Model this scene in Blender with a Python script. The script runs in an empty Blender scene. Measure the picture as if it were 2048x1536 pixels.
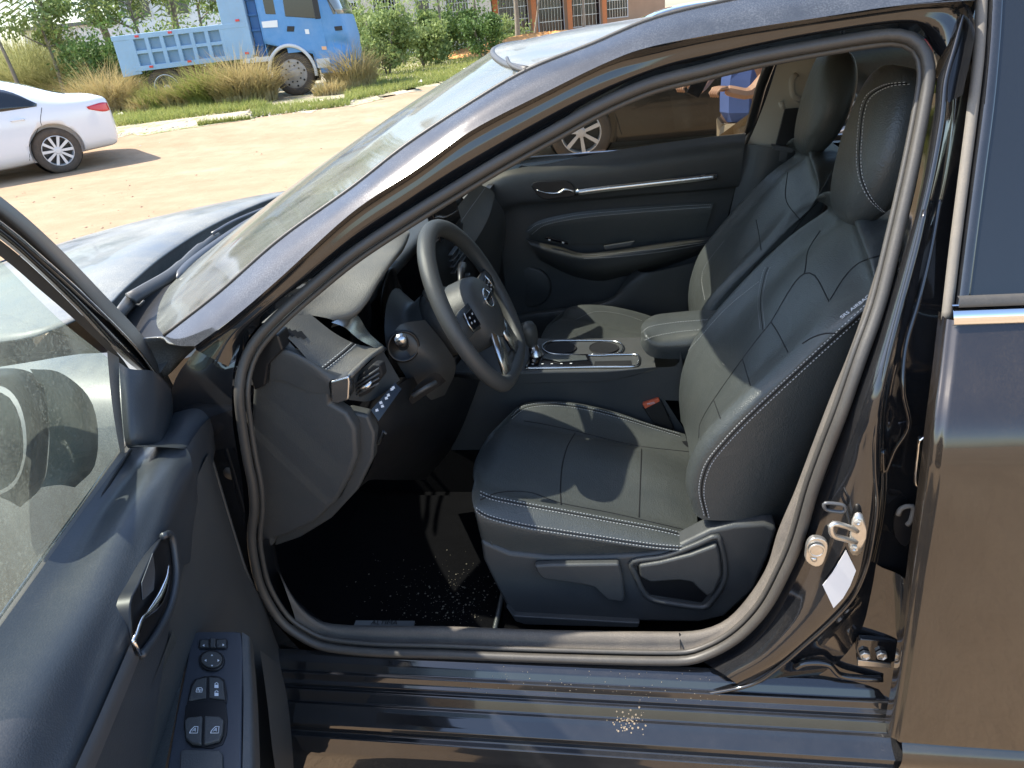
import bpy, bmesh, math, random
from math import sin, cos, tan, pi, radians, sqrt
from mathutils import Vector as V, Matrix
from mathutils.bvhtree import BVHTree
random.seed(7)
C = bpy.context.scene.collection
sc = bpy.context.scene
# ------------------------------------------------------------ camera
F = 1480.0
CAM = V((.2, -.97, 1.47))
_y, _p, _r = radians(11), radians(26), radians(6)
FW = V((-sin(_y)*cos(_p), cos(_y)*cos(_p), -sin(_p)))
RT = V((cos(_y), sin(_y), 0)); UP = RT.cross(FW)
RT, UP = RT*cos(_r)-UP*sin(_r), RT*sin(_r)+UP*cos(_r)
cd = bpy.data.cameras.new('camera'); cam = bpy.data.objects.new('camera', cd); C.objects.link(cam)
cd.sensor_width = 36; cd.lens = F/2048*36; cd.clip_start = .02; cd.clip_end = 3000
cam.matrix_world = Matrix.Translation(CAM) @ Matrix((RT, UP, -FW)).transposed().to_4x4()
sc.camera = cam
# ------------------------------------------------------------ light
SUN_EL, SUN_AZ = 56, 92          # the sun stands ahead of the black car; azimuth measured from +Y towards -X
w = bpy.data.worlds.new('World'); sc.world = w; w.use_nodes = True
nt = w.node_tree; sky = nt.nodes.new('ShaderNodeTexSky'); sky.sky_type = 'NISHITA'; sky.sun_disc = False
sky.sun_elevation = radians(SUN_EL); sky.sun_rotation = radians(-SUN_AZ); sky.dust_density = 1.2; sky.air_density = 1.0; sky.ozone_density = 1.5
nt.links.new(sky.outputs[0], nt.nodes['Background'].inputs[0]); nt.nodes['Background'].inputs[1].default_value = .15
sd = bpy.data.lights.new('sun', 'SUN'); sd.energy = 3.6; sd.angle = radians(.6); sd.color = (1, .93, .82)
so = bpy.data.objects.new('sun', sd); C.objects.link(so)
sdir = V((-sin(radians(SUN_AZ))*cos(radians(SUN_EL)), cos(radians(SUN_AZ))*cos(radians(SUN_EL)), sin(radians(SUN_EL))))
so.rotation_euler = sdir.to_track_quat('Z', 'Y').to_euler(); so.location = (0, 0, 30)
sc.view_settings.view_transform = 'Standard'; sc.view_settings.look = 'None'; sc.view_settings.gamma = 1
sc.view_settings.exposure = 1.5
sc.render.engine = 'CYCLES'
try:
    sc.cycles.max_bounces = 8; sc.cycles.transparent_max_bounces = 24; sc.cycles.caustics_reflective = False; sc.cycles.caustics_refractive = False
    sc.cycles.sample_clamp_indirect = 6
except Exception: pass

# ------------------------------------------------------------ locating real surfaces along sight lines
def ray(px, py): return FW + RT*((px-1024)/F) - UP*((py-768)/F)
def Y(px, py, y): d = ray(px, py); return CAM + d*((y-CAM.y)/d.y)
def Z(px, py, z): d = ray(px, py); return CAM + d*((z-CAM.z)/d.z)
DN = V((.968, .251, 0)); DU = V((.251, -.968, 0)); DO = V((-.607, -.071, 0))   # plane of the open front door's glass
def D(px, py, off):
    d = ray(px, py); p = DO+DN*off
    return CAM + d*(((p-CAM).dot(DN))/d.dot(DN))
def ys(z): return .41*max(0., z-.95)                                           # how the car's side leans in above the belt line
def S(px, py, off=0):
    y = .1
    for _ in range(12): p = Y(px, py, y); y = ys(p.z)+off
    return Y(px, py, y)
def YL(y, *pts): return [Y(a, b, y) for a, b in pts]
def SL(off, *pts): return [S(a, b, off) for a, b in pts]
def DL(off, *pts): return [D(a, b, off) for a, b in pts]
def ZL(z, *pts): return [Z(a, b, z) for a, b in pts]
def YY(*pts): return [Y(a, b, c) for a, b, c in pts]

# ------------------------------------------------------------ object helpers
def link(name, me, m=None, parent=None, smooth=True):
    o = bpy.data.objects.new(name, me); C.objects.link(o)
    if m:
        for mm in (m if isinstance(m, (list, tuple)) else [m]): me.materials.append(mm)
    if parent: o.parent = parent; o.matrix_parent_inverse = parent_world(parent).inverted()
    if smooth:
        for p in me.polygons: p.use_smooth = True
    return o
def parent_world(o):
    m = o.matrix_basis.copy()
    return (parent_world(o.parent) @ o.matrix_parent_inverse @ m) if o.parent else m
def thing(name, label, cat, loc=(0, 0, 0), rz=0, group=None):
    o = bpy.data.objects.new(name, None); C.objects.link(o); o.location = loc; o.rotation_euler = (0, 0, rz)
    o.empty_display_size = .1
    o['label'] = label; o['category'] = cat
    if group: o['group'] = group
    return o
def tag(o, label, cat=None, group=None, kind=None):
    if label: o['label'] = label
    if cat: o['category'] = cat
    if group: o['group'] = group
    if kind: o['kind'] = kind
    return o
class MB:
    def __init__(s): s.v = []; s.f = []; s.mi = []
    def add(s, vs, fs, mi=0):
        n = len(s.v); s.v += [tuple(v) for v in vs]; s.f += [tuple(i+n for i in f) for f in fs]; s.mi += [mi]*len(fs)
    def box(s, c, d, R=None, mi=0):
        vs = [V((sx*d[0]/2, sy*d[1]/2, sz*d[2]/2)) for sx in (-1, 1) for sy in (-1, 1) for sz in (-1, 1)]
        if R: vs = [R @ v for v in vs]
        s.add([v+V(c) for v in vs], [(0, 1, 3, 2), (4, 6, 7, 5), (0, 4, 5, 1), (2, 3, 7, 6), (0, 2, 6, 4), (1, 5, 7, 3)], mi)
    def quad(s, a, b, c, d, mi=0): s.add([a, b, c, d], [(0, 1, 2, 3)], mi)
    def prism(s, pts, vec, mi=0):
        n = len(pts); vec = V(vec)
        s.add([V(p) for p in pts]+[V(p)+vec for p in pts], [tuple(range(n)), tuple(range(2*n-1, n-1, -1))]+[((i+1) % n, i, i+n, (i+1) % n+n) for i in range(n)], mi)
    def tube(s, pts, r, n=8, closed=False, mi=0, flat=1, fn=None, cap=True):
        m = len(pts); rings = []
        up = None
        for i, p in enumerate(pts):
            a = pts[(i-1) % m] if closed or i > 0 else p; b = pts[(i+1) % m] if closed or i < m-1 else p
            t = (V(b)-V(a)); t = t.normalized() if t.length > 1e-9 else V((1, 0, 0))
            if fn: u = V(fn); u = (u-t*u.dot(t)); u = u.normalized() if u.length > 1e-6 else t.orthogonal().normalized()
            else:
                if up is None: up = t.orthogonal().normalized()
                u = (up-t*up.dot(t)); u = u.normalized() if u.length > 1e-6 else t.orthogonal().normalized(); up = u
            w_ = t.cross(u); rr = r[i] if isinstance(r, (list, tuple)) else r
            rings.append([V(p)+(u*cos(2*pi*k/n)*flat+w_*sin(2*pi*k/n))*rr for k in range(n)])
        vs = [v for q in rings for v in q]; fs = []
        for i in range(m if closed else m-1):
            j = (i+1) % m
            for k in range(n): fs.append((i*n+k, i*n+(k+1) % n, j*n+(k+1) % n, j*n+k))
        if not closed and cap: fs += [tuple(range(n-1, -1, -1)), tuple((m-1)*n+k for k in range(n))]
        s.add(vs, fs, mi)
    def lathe(s, prof, c, ax=(0, 0, 1), n=24, mi=0, close=False):
        ax = V(ax).normalized(); u = ax.orthogonal().normalized(); w_ = ax.cross(u); m = len(prof)
        vs = [V(c)+ax*h+(u*cos(2*pi*k/n)+w_*sin(2*pi*k/n))*r for r, h in prof for k in range(n)]
        fs = [(i*n+k, i*n+(k+1) % n, (i+1)*n+(k+1) % n, (i+1)*n+k) for i in range(m-1) for k in range(n)]
        if prof[0][0] > 1e-5 and not close: fs.append(tuple(range(n-1, -1, -1)))
        if prof[-1][0] > 1e-5 and not close: fs.append(tuple((m-1)*n+k for k in range(n)))
        if close: fs += [((m-1)*n+k, (m-1)*n+(k+1) % n, (k+1) % n, k) for k in range(n)]
        s.add(vs, fs, mi)
    def grid(s, g, mi=0, cu=False, cv=False):
        R_, N = len(g), len(g[0])
        fs = [(i*N+j, i*N+(j+1) % N, ((i+1) % R_)*N+(j+1) % N, ((i+1) % R_)*N+j) for i in range(R_ if cv else R_-1) for j in range(N if cu else N-1)]
        s.add([p for q in g for p in q], fs, mi)
    def mesh(s, name):
        me = bpy.data.meshes.new(name); me.from_pydata(s.v, [], s.f); me.update()
        for p, m in zip(me.polygons, s.mi): p.material_index = m
        return me
    def build(s, name, m, parent=None, smooth=False, bevel=0, seg=2, solid=0, sub=0):
        me = s.mesh(name); bm = bmesh.new(); bm.from_mesh(me); bmesh.ops.recalc_face_normals(bm, faces=bm.faces); bm.to_mesh(me); bm.free()
        o = link(name, me, m, parent, smooth)
        if solid: md = o.modifiers.new('s', 'SOLIDIFY'); md.thickness = solid; md.offset = 0
        if bevel:
            md = o.modifiers.new('b', 'BEVEL'); md.width = bevel; md.segments = seg; md.limit_method = 'ANGLE'; md.angle_limit = radians(35)
            for p in me.polygons: p.use_smooth = True
            try: md.harden_normals = True
            except Exception: pass
        if sub: md = o.modifiers.new('u', 'SUBSURF'); md.levels = md.render_levels = sub
        return o
def cr(P, t, closed=False):
    n = len(P); m = n if closed else n-1
    x = min(max(t, 0), 1)*m; i = min(int(x), m-1); u = x-i
    g = (lambda k: P[k % n]) if closed else (lambda k: P[k] if 0 <= k < n else (P[0]*2-P[1] if k < 0 else P[-1]*2-P[-2]))
    p0, p1, p2, p3 = g(i-1), g(i), g(i+1), g(i+2)
    # centripetal-like safety: limit tangents by the span length
    L = (p2-p1).length; m1 = (p2-p0)*.5; m2 = (p3-p1)*.5
    for_ = 1.3*L
    if m1.length > for_ > 0: m1 = m1*(for_/m1.length)
    if m2.length > for_ > 0: m2 = m2*(for_/m2.length)
    return p1*(2*u**3-3*u*u+1)+m1*(u**3-2*u*u+u)+p2*(-2*u**3+3*u*u)+m2*(u**3-u*u)
def rs(P, n, closed=False):
    """even arc-length resampling of a smooth curve through P: n+1 points (n when closed)"""
    P = [V(p) for p in P]
    K = 12*len(P); q = [cr(P, i/K, closed) for i in range(K+1)]
    L = [0]
    for a, b in zip(q, q[1:]): L.append(L[-1]+(b-a).length)
    out = []; k = 0
    for i in range(n if closed else n+1):
        s = L[-1]*i/n
        while k < K-1 and L[k+1] < s: k += 1
        d = L[k+1]-L[k]; out.append(q[k].lerp(q[k+1], (s-L[k])/d if d > 0 else 0))
    return out
def crn(P, n):
    P = [V(p) for p in P]; return [cr(P, i/n) for i in range(n+1)]
def loft(name, rows, m, parent=None, nu=24, nv=3, solid=0, linear=False, matched=False, closed=False, smooth=True, sharp=0):
    """rows: curves; surface through them. matched = rows have the same number of points, kept matched"""
    R_ = [crn(r, nu) if matched else rs(r, nu, closed) for r in rows]
    cols = list(zip(*R_)); G = []
    for c in cols:
        if linear: q = []; [q.append(c[i].lerp(c[i+1], k/nv)) for i in range(len(c)-1) for k in range(nv)]; q.append(c[-1])
        else: q = crn(list(c), nv*(len(c)-1))
        G.append(q)
    mb = MB(); mb.grid(G, cv=closed); o = mb.build(name, m, parent, smooth=smooth, solid=solid)
    return o
def plate(name, pts, vec, m, parent=None, bevel=.003, curve=0, seg=2):
    if curve: pts = rs(pts, curve, True)
    mb = MB(); mb.prism(pts, vec); return mb.build(name, m, parent, bevel=bevel, seg=seg)
def tube(name, pts, r, m, parent=None, n=10, closed=False, res=0, flat=1, fn=None):
    if res: pts = rs(pts, res, closed)
    mb = MB(); mb.tube(pts, r, n, closed, flat=flat, fn=fn); return mb.build(name, m, parent, smooth=True)
def bvh_of(objs):
    dg = bpy.context.evaluated_depsgraph_get(); vs = []; fs = []
    bpy.context.view_layer.update()
    for o in objs:
        ev = o.evaluated_get(dg); me = ev.to_mesh(); n = len(vs); M = parent_world(o)
        vs += [M @ v.co for v in me.vertices]; fs += [tuple(n+i for i in p.vertices) for p in me.polygons]; ev.to_mesh_clear()
    return BVHTree.FromPolygons(vs, fs)
def drape(bv, pts, off=.0012, res=0):
    """points of a line lying on an already built surface"""
    P = [V((a, b, 0)) for a, b in pts]
    if res: P = rs(P, res)
    out = []
    for p in P:
        d = ray(p.x, p.y).normalized(); h, nn, i, dist = bv.ray_cast(CAM, d)
        if h is None: continue
        if nn.dot(d) > 0: nn = -nn
        out.append((h+nn*off, nn))
    # drop jumps in depth
    q = []
    for h, nn in out:
        if q and (h-q[-1][0]).length > .08: continue
        q.append((h, nn))
    return q
def stitch(mb, bv, pts, gap=0, mi=0, r=.00075, L=.0045, sp=.0065, off=.001):
    q = drape(bv, pts, off, 60)
    if len(q) < 3: return
    P = [h for h, _ in q]; tot = sum((a-b).length for a, b in zip(P, P[1:])); n = max(2, int(tot/sp))
    e = rs(P, n*2)
    for k in range(n): mb.tube([e[2*k], e[2*k+1]], r, 4, mi=mi)
def split_build(mb, name, m, parent, gap=.05):
    # group the dashes of one line; a new line starts where the next dash is far away
    n = 8; runs = []; cur = MB(); last = None
    for i in range(0, len(mb.v), n):
        c = V(mb.v[i]); q = MB(); q.v = mb.v[i:i+n]
        if last is not None and (c-last).length > gap: runs.append(cur); cur = MB()
        b = len(cur.v); cur.v += mb.v[i:i+n]; cur.f += [(b, b+1, b+5, b+4), (b+1, b+2, b+6, b+5), (b+2, b+3, b+7, b+6), (b+3, b, b+4, b+7)]; cur.mi += [0]*4; last = c
    runs.append(cur)
    for r in runs:
        if r.v: r.build(name, m, parent)
def seam(mb, bv, pts, r=.0012, mi=0, off=.0, n=40):
    q = drape(bv, pts, off, n)
    if len(q) > 2: mb.tube([h for h, _ in q], r, 6, mi=mi)

# ------------------------------------------------------------ materials
def nodes(name):
    m = bpy.data.materials.new(name); m.use_nodes = True; return m, m.node_tree, m.node_tree.nodes['Principled BSDF']
def noise(nt, scale, detail=4, rough=.6, vec=None, dist=0):
    n = nt.nodes.new('ShaderNodeTexNoise'); n.inputs['Scale'].default_value = scale; n.inputs['Detail'].default_value = detail
    n.inputs['Roughness'].default_value = rough; n.inputs['Distortion'].default_value = dist
    if vec is None:
        g = nt.nodes.new('ShaderNodeNewGeometry'); vec = g.outputs['Position']
    nt.links.new(vec, n.inputs['Vector']); return n.outputs['Fac']
def ramp(nt, fac, stops):
    r = nt.nodes.new('ShaderNodeValToRGB'); e = r.color_ramp.elements
    while len(e) < len(stops): e.new(.5)
    for x, (p, c) in zip(e, stops): x.position = p; x.color = (*c, 1) if isinstance(c, tuple) else (c, c, c, 1)
    nt.links.new(fac, r.inputs['Fac']); return r.outputs['Color']
def mixc(nt, fac, a, b):
    n = nt.nodes.new('ShaderNodeMix'); n.data_type = 'RGBA'
    for s, x in ((0, fac), (6, a), (7, b)):
        if hasattr(x, 'is_linked') or hasattr(x, 'links'): nt.links.new(x, n.inputs[s])
        else: n.inputs[s].default_value = x if s == 0 else (*x, 1)
    return n.outputs[2]
def mth(nt, op, a, b=None):
    n = nt.nodes.new('ShaderNodeMath'); n.operation = op
    for i, x in enumerate((a, b)):
        if x is None: continue
        if hasattr(x, 'links'): nt.links.new(x, n.inputs[i])
        else: n.inputs[i].default_value = x
    return n.outputs[0]
def bump(nt, bs, h, st=.3, dist=.001, prev=None):
    b = nt.nodes.new('ShaderNodeBump'); b.inputs['Strength'].default_value = st; b.inputs['Distance'].default_value = dist
    nt.links.new(h, b.inputs['Height'])
    if prev is not None: nt.links.new(prev, b.inputs['Normal'])
    if bs is not None: nt.links.new(b.outputs[0], bs.inputs['Normal'])
    return b.outputs[0]
def plain(name, col, rough=.5, metal=0, coat=0, grain=0, gst=.3, gd=.0006, var=.15, vs=6, dust=0, dcol=(.42, .36, .27), dscale=14, upd=True, spec=.5):
    """solid surface with slight tonal variation, fine grain and settled dust"""
    m, nt, b = nodes(name)
    c = mixc(nt, noise(nt, vs, 3), tuple(x*(1-var) for x in col), tuple(min(1, x*(1+var)) for x in col))
    r = mth(nt, 'MULTIPLY_ADD', noise(nt, vs*3, 4), .12); r.node.inputs[2].default_value = rough-.06
    b.inputs['Metallic'].default_value = metal; b.inputs['Coat Weight'].default_value = coat; b.inputs['Coat Roughness'].default_value = .04
    b.inputs['Specular IOR Level'].default_value = spec
    if dust:
        f = ramp(nt, noise(nt, dscale, 8, .7), [(.35, 0.), (.75, 1.)])
        fine = ramp(nt, noise(nt, 420, 2, .5), [(.4, .25), (.7, 1.)])
        f = mth(nt, 'MULTIPLY', f, fine); f = mth(nt, 'MULTIPLY_ADD', f, dust); f.node.inputs[2].default_value = dust*.25
        if upd:
            g = nt.nodes.new('ShaderNodeNewGeometry'); s = nt.nodes.new('ShaderNodeSeparateXYZ'); nt.links.new(g.outputs['Normal'], s.inputs[0])
            u = nt.nodes.new('ShaderNodeMapRange'); u.inputs[1].default_value = -.3; u.inputs[2].default_value = .9; u.inputs[3].default_value = .35; nt.links.new(s.outputs[2], u.inputs[0])
            f = mth(nt, 'MULTIPLY', f, u.outputs[0])
        c = mixc(nt, f, c, dcol); r = mth(nt, 'MULTIPLY_ADD', f, .6); r.node.inputs[2].default_value = rough
        if coat: cw = mth(nt, 'MULTIPLY_ADD', f, -1.2); cw.node.inputs[2].default_value = coat; nt.links.new(cw, b.inputs['Coat Weight'])
    nt.links.new(c, b.inputs['Base Color']); nt.links.new(r, b.inputs['Roughness'])
    if grain:
        v = nt.nodes.new('ShaderNodeTexVoronoi'); v.inputs['Scale'].default_value = grain
        g = nt.nodes.new('ShaderNodeNewGeometry'); nt.links.new(g.outputs['Position'], v.inputs['Vector'])
        bump(nt, b, v.outputs['Distance'], gst, gd)
    return m
M = {}
M['paint'] = plain('black_paint', (.006, .007, .009), .06, coat=1, dust=.07, var=.1, dcol=(.36, .33, .29))
M['paint_pillar'] = plain('black_paint_dust_and_sky_sheen', (.008, .010, .013), .05, coat=1, dust=.22, var=.1, dcol=(.42, .44, .46), upd=False, dscale=9)  # thin dust, tinted blue-grey to stand in for sky reflection
M['paint_door'] = plain('black_paint_dusty', (.006, .006, .007), .09, coat=1, dust=.08, var=.1, dcol=(.36, .27, .17), upd=False, dscale=7)
M['paint_dusty'] = plain('black_paint_dusty_top', (.010, .012, .013), .16, coat=.9, dust=1.3, dcol=(.27, .275, .25), dscale=3, upd=False)
M['seal'] = plain('rubber_seal', (.045, .044, .042), .42, var=.1, dust=.16, grain=900, gst=.15)
M['seal_grey'] = plain('dusty_grey_seal', (.14, .13, .115), .6, dust=.3, upd=False)
M['plastic'] = plain('grained_black_plastic', (.049, .053, .055), .43, grain=520, gst=.35, dust=.10, var=.08)
M['plastic_dusty'] = plain('dusty_grained_plastic', (.10, .10, .094), .5, grain=420, gst=.7, dust=.35, var=.08)
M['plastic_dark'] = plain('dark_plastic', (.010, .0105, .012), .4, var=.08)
M['sill'] = plain('sill_plastic', (.07, .066, .061), .6, grain=700, gst=.8, dust=.34, dcol=(.40, .34, .27), upd=False)
M['leather'] = plain('black_leather', (.060, .067, .066), .33, grain=380, gst=.6, gd=.0008, var=.12, dust=.06)
M['leather_perf'] = plain('worn_leather', (.032, .035, .036), .42, grain=620, gst=.5, gd=.0005, var=.15, dust=.14)
M['wheel'] = plain('steering_wheel_leatherette', (.055, .058, .058), .42, grain=650, gst=.5, var=.08, dust=.08)
M['carpet'] = plain('black_carpet', (.007, .007, .008), 1, grain=700, gst=1, gd=.002, dust=0, spec=.05)
M['silver'] = plain('satin_silver', (.62, .63, .64), .25, metal=1, var=.05)
M['chrome'] = plain('chrome', (.8, .8, .8), .08, metal=1, var=.03)
M['steel'] = plain('zinc_plated_steel', (.62, .60, .55), .38, metal=.9, var=.15, vs=60)
M['grey'] = plain('grey_trim', (.10, .105, .11), .35, metal=.3, var=.05)
M['beige'] = plain('beige_trim', (.50, .45, .37), .7, var=.05)
M['thread'] = plain('pale_thread', (.55, .55, .54), .8, var=.05)
M['seamdark'] = plain('seam_black_and_shade', (.006, .006, .007), .7, var=.05)  # near black for seams, lettering and hair; painted shade in the cup holders
M['white_mark'] = plain('white_marking', (.75, .76, .78), .6, var=.03)
M['orange'] = plain('orange_red_plastic', (.75, .14, .06), .4, var=.08)
M['red'] = plain('red_plastic', (.6, .02, .03), .2, coat=.5)
M['paper'] = plain('white_sticker', (.82, .82, .80), .5, var=.04)
M['screen'] = plain('glossy_screen', (.006, .006, .008), .05, var=.05)
def wrinkle(m):
    nt = m.node_tree; b = nt.nodes['Principled BSDF']; l = b.inputs['Normal'].links; prev = l[0].from_socket if l else None
    n1 = noise(nt, 16, 3, .6, None, 1.2); n2 = noise(nt, 55, 3, .6, None, .6)
    p1 = bump(nt, None, n1, .3, .005, prev); bump(nt, b, n2, .25, .0012, p1)
wrinkle(M['leather'])
def glass(name, tint, dustamt, dustcol=(.5, .46, .36), rough=.0, speck=0, dscale=6, lo=.4, hi=.75, ior=1.45, graze=0, twoway=False):
    m = bpy.data.materials.new(name); m.use_nodes = True; nt = m.node_tree; nt.nodes.clear()
    out = nt.nodes.new('ShaderNodeOutputMaterial'); tr = nt.nodes.new('ShaderNodeBsdfTransparent'); tr.inputs[0].default_value = (*tint, 1)
    gl = nt.nodes.new('ShaderNodeBsdfGlossy'); gl.inputs['Roughness'].default_value = rough; r0 = ((ior-1)/(ior+1))**2; fw_ = nt.nodes.new('ShaderNodeLayerWeight'); fw_.inputs[0].default_value = .5; fr = mth(nt, 'MULTIPLY_ADD', mth(nt, 'POWER', fw_.outputs['Facing'], 5.), 1-r0); fr.node.inputs[2].default_value = 2*r0
    mx = nt.nodes.new('ShaderNodeMixShader'); nt.links.new(fr, mx.inputs[0]); nt.links.new(tr.outputs[0], mx.inputs[1]); nt.links.new(gl.outputs[0], mx.inputs[2])
    df = nt.nodes.new('ShaderNodeBsdfDiffuse'); df.inputs[0].default_value = (*dustcol, 1)
    if twoway:
        tl_ = nt.nodes.new('ShaderNodeBsdfTranslucent'); tl_.inputs[0].default_value = (*dustcol, 1); ma = nt.nodes.new('ShaderNodeAddShader'); nt.links.new(df.outputs[0], ma.inputs[0]); nt.links.new(tl_.outputs[0], ma.inputs[1]); df = ma
    mp = nt.nodes.new('ShaderNodeMapping'); g = nt.nodes.new('ShaderNodeNewGeometry'); nt.links.new(g.outputs['Position'], mp.inputs[0]); mp.inputs['Scale'].default_value = (1, 2.2, 1)
    f = ramp(nt, noise(nt, dscale, 9, .72, mp.outputs[0], .4), [(lo, .25), (hi, 1.)])
    f = mth(nt, 'MULTIPLY', f, dustamt)
    if graze:
        lw = nt.nodes.new('ShaderNodeLayerWeight'); lw.inputs[0].default_value = .5; k = mth(nt, 'MULTIPLY_ADD', mth(nt, 'POWER', lw.outputs['Facing'], 2.), graze); k.node.inputs[2].default_value = 1; f = mth(nt, 'MINIMUM', mth(nt, 'MULTIPLY', f, k), .97)
    if speck:
        s = ramp(nt, noise(nt, 260, 2, .5), [(.5, 0.), (.62, 1.)]); s = mth(nt, 'MULTIPLY', s, speck); f = mth(nt, 'MAXIMUM', f, s)
    m2 = nt.nodes.new('ShaderNodeMixShader'); nt.links.new(f, m2.inputs[0]); nt.links.new(mx.outputs[0], m2.inputs[1]); nt.links.new(df.outputs[0], m2.inputs[2])
    nt.links.new(m2.outputs[0], out.inputs[0]); return m
M['windshield'] = glass('dusty_windshield_glass', (.80, .85, .82), .30, (.20, .21, .19), .05, 0, 5, .3, .75, 1.6, graze=1.9)
M['door_glass'] = glass('door_glass', (.74, .82, .78), .30, (.24, .27, .235), .0, .25, 3, twoway=True)
M['tint_glass'] = glass('tinted_glass', (.46, .44, .38), .10, (.4, .35, .25), .0, .05, 8)
M['dark_glass'] = plain('dark_window_glass', (.012, .014, .016), .04, coat=.6, var=.1)
M['tyre'] = plain('tyre_rubber', (.035, .032, .03), .8, dust=.5, dcol=(.3, .22, .15), upd=False)
M['rim'] = plain('alloy_rim', (.72, .72, .72), .35, metal=.35)
M['white_paint'] = plain('white_paint', (.80, .80, .80), .15, coat=.7, var=.02)
M['white_paint'].node_tree.nodes['Principled BSDF'].inputs['Roughness'].default_value = .2

# ============================================================ THE BLACK CAR
car = thing('black_sedan', 'black sedan with its front door wide open showing the black leather interior', 'car')
P = M['paint']
# --- A pillar, roof rail
U = [(328,671),(440,583),(560,478),(702,376),(812,290),(942,205),(1054,140),(1181,89),(1300,39),(1430,6),(1600,-25),(1760,-45),(1960,-60)]
U2 = [(352,690),(455,610),(560,518),(702,402),(825,314),(942,231),(1066,164),(1197,106),(1304,66),(1460,32),(1640,2),(1780,-12),(1955,-28)]
L = [(390,692),(474,630),(562,554),(704,425),(839,335),(943,261),(1078,191),(1215,124),(1307,92),(1483,59),(1665,31),(1790,12),(1950,0)]
def band(name, curves, m, nu=60, nv=3, solid=0, parent=car, linear=False):
    return loft(name, [[S(a, b, o) for a, b in c] for c, o in curves], m, parent, nu, nv, solid, linear, matched=True)
band('front_pillar', [(U, .035), (U2, .012), (L, .0)], M['paint_pillar'], 70, 5)
tube('pillar_trim_strip', [S(a, b, .036) for a, b in U], .0035, M['seal'], car, 6, res=70)
def sh(c, dx, dy): return [(a+dx, b+dy) for a, b in c]
# recess between paint and seal
SEAL_TOP = [(470,740),(500,672),(548,624),(610,575),(706,498),(804,432),(904,369),(1004,309),(1102,253),(1202,199),(1302,156),(1402,131),(1502,106),(1650,78),(1770,60),(1835,66),(1868,105),(1876,160),(1868,230)]
Lrec = [(392,700),(440,668),(478,640),(562,566),(704,437),(839,347),(943,272),(1078,201),(1215,134),(1307,110),(1400,88),(1483,72),(1600,52),(1680,40),(1790,24),(1860,16),(1908,22),(1925,80),(1905,200)]
L_ = [(390,692),(436,660),(474,630),(562,554),(704,425),(839,335),(943,261),(1078,191),(1215,124),(1307,92),(1400,75),(1483,59),(1600,42),(1680,28),(1790,12),(1860,4),(1925,2),(1950,60),(1925,190)]
mid = [((a+c)/2, (b+d)/2) for (a, b), (c, d) in zip(Lrec, SEAL_TOP)]
band('door_aperture_frame', [(L_, .0), (Lrec, .030), (mid, .036), (SEAL_TOP, .06)], P, 90, 3, linear=True)
# --- door seal loop
SEAL = [(560,1240),(600,1272),(650,1294),(750,1305),(888,1309),(1100,1317),(1360,1322),(1420,1307),(1478,1273),(1530,1218),(1570,1145),(1598,1078),(1627,978),(1656,898),(1686,820),(1721,718),(1759,612),(1788,498),(1822,350),(1848,220),(1858,150),(1850,105),(1820,76),(1770,70),(1650,88),(1500,116),(1400,141),(1300,167),(1200,210),(1100,265),(1000,321),(900,381),(800,443),(700,510),(610,584),(548,640),(505,690),(484,740),(478,790),(484,850),(495,920),(505,970),(508,1020),(503,1070),(508,1120),(524,1180)]
def soff(p): return .045
sealpts = [S(a, b, .045) for a, b in SEAL]
tube('door_seal', sealpts, .0085, M['seal'], car, 12, closed=True, res=220)
# inner lip of the seal: thinner second bead
ctr = (1150, 760)
def inw(c, d):
    out = []
    for i, (a, b) in enumerate(c):
        p, q = c[i-1], c[(i+1) % len(c)]; tx, ty = q[0]-p[0], q[1]-p[1]; l = math.hypot(tx, ty); nx, ny = ty/l, -tx/l
        out.append((a+nx*d, b+ny*d))
    return out
SEAL_IN = inw(SEAL, 17)
tube('seal_lip', [S(a, b, .058) for a, b in SEAL_IN], .005, M['seal'], car, 8, closed=True, res=220)
# --- centre pillar (outer, glossy)
PW = [(1915,15),(1895,90),(1876,160),(1866,240),(1840,380),(1804,520),(1764,650),(1714,795),(1670,910),(1632,1020),(1602,1112),(1570,1180),(1530,1240),(1478,1292),(1415,1326)]
PA = [(1935,10),(1915,85),(1895,160),(1888,240),(1862,380),(1826,520),(1795,660),(1764,800),(1757,915),(1752,1010),(1738,1090),(1715,1170),(1660,1240),(1570,1320),(1480,1372)]
PB = [(1950,0),(1932,80),(1915,160),(1906,240),(1888,380),(1866,520),(1840,660),(1815,800),(1795,915),(1782,1010),(1768,1090),(1755,1180),(1740,1260),(1700,1330),(1600,1395)]
PC = [(1975,-10),(1960,75),(1945,160),(1932,240),(1918,380),(1903,520),(1893,660),(1880,800),(1872,915),(1860,1010),(1850,1090),(1835,1180),(1822,1260),(1810,1330),(1792,1470)]
PM = [((a+c)/2, (b+d)/2) for (a, b), (c, d) in zip(PW, PA)]
band('center_pillar', [([(a-9, b-2) for a, b in PW], .058), (PM, .022), (PA, .018), ([(a+8, b+3) for a, b in PA], .034), (PB, .050), (PC, .060)], P, 70, 3)
tube('pillar_crease', [S(a, b, .017) for a, b in [(1850,420),(1832,500),(1800,620),(1770,740),(1752,850),(1750,940),(1755,1010),(1745,1085),(1732,1140),(1708,1192),(1668,1238),(1612,1288),(1554,1337),(1500,1370),(1400,1391)]], .0035, P, car, 8, res=80)
tube('pillar_ridge', [S(a, b, .036) for a, b in [(1880,400),(1862,500),(1838,600),(1812,690),(1806,780),(1818,850),(1790,900),(1770,945),(1766,900)]], .0032, P, car, 8, res=60)
tube('foot_ridge', [S(a, b, .030) for a, b in [(1590,1336),(1612,1326),(1655,1328),(1680,1350),(1720,1356),(1765,1358)]], .006, P, car, 8, res=40)
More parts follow.
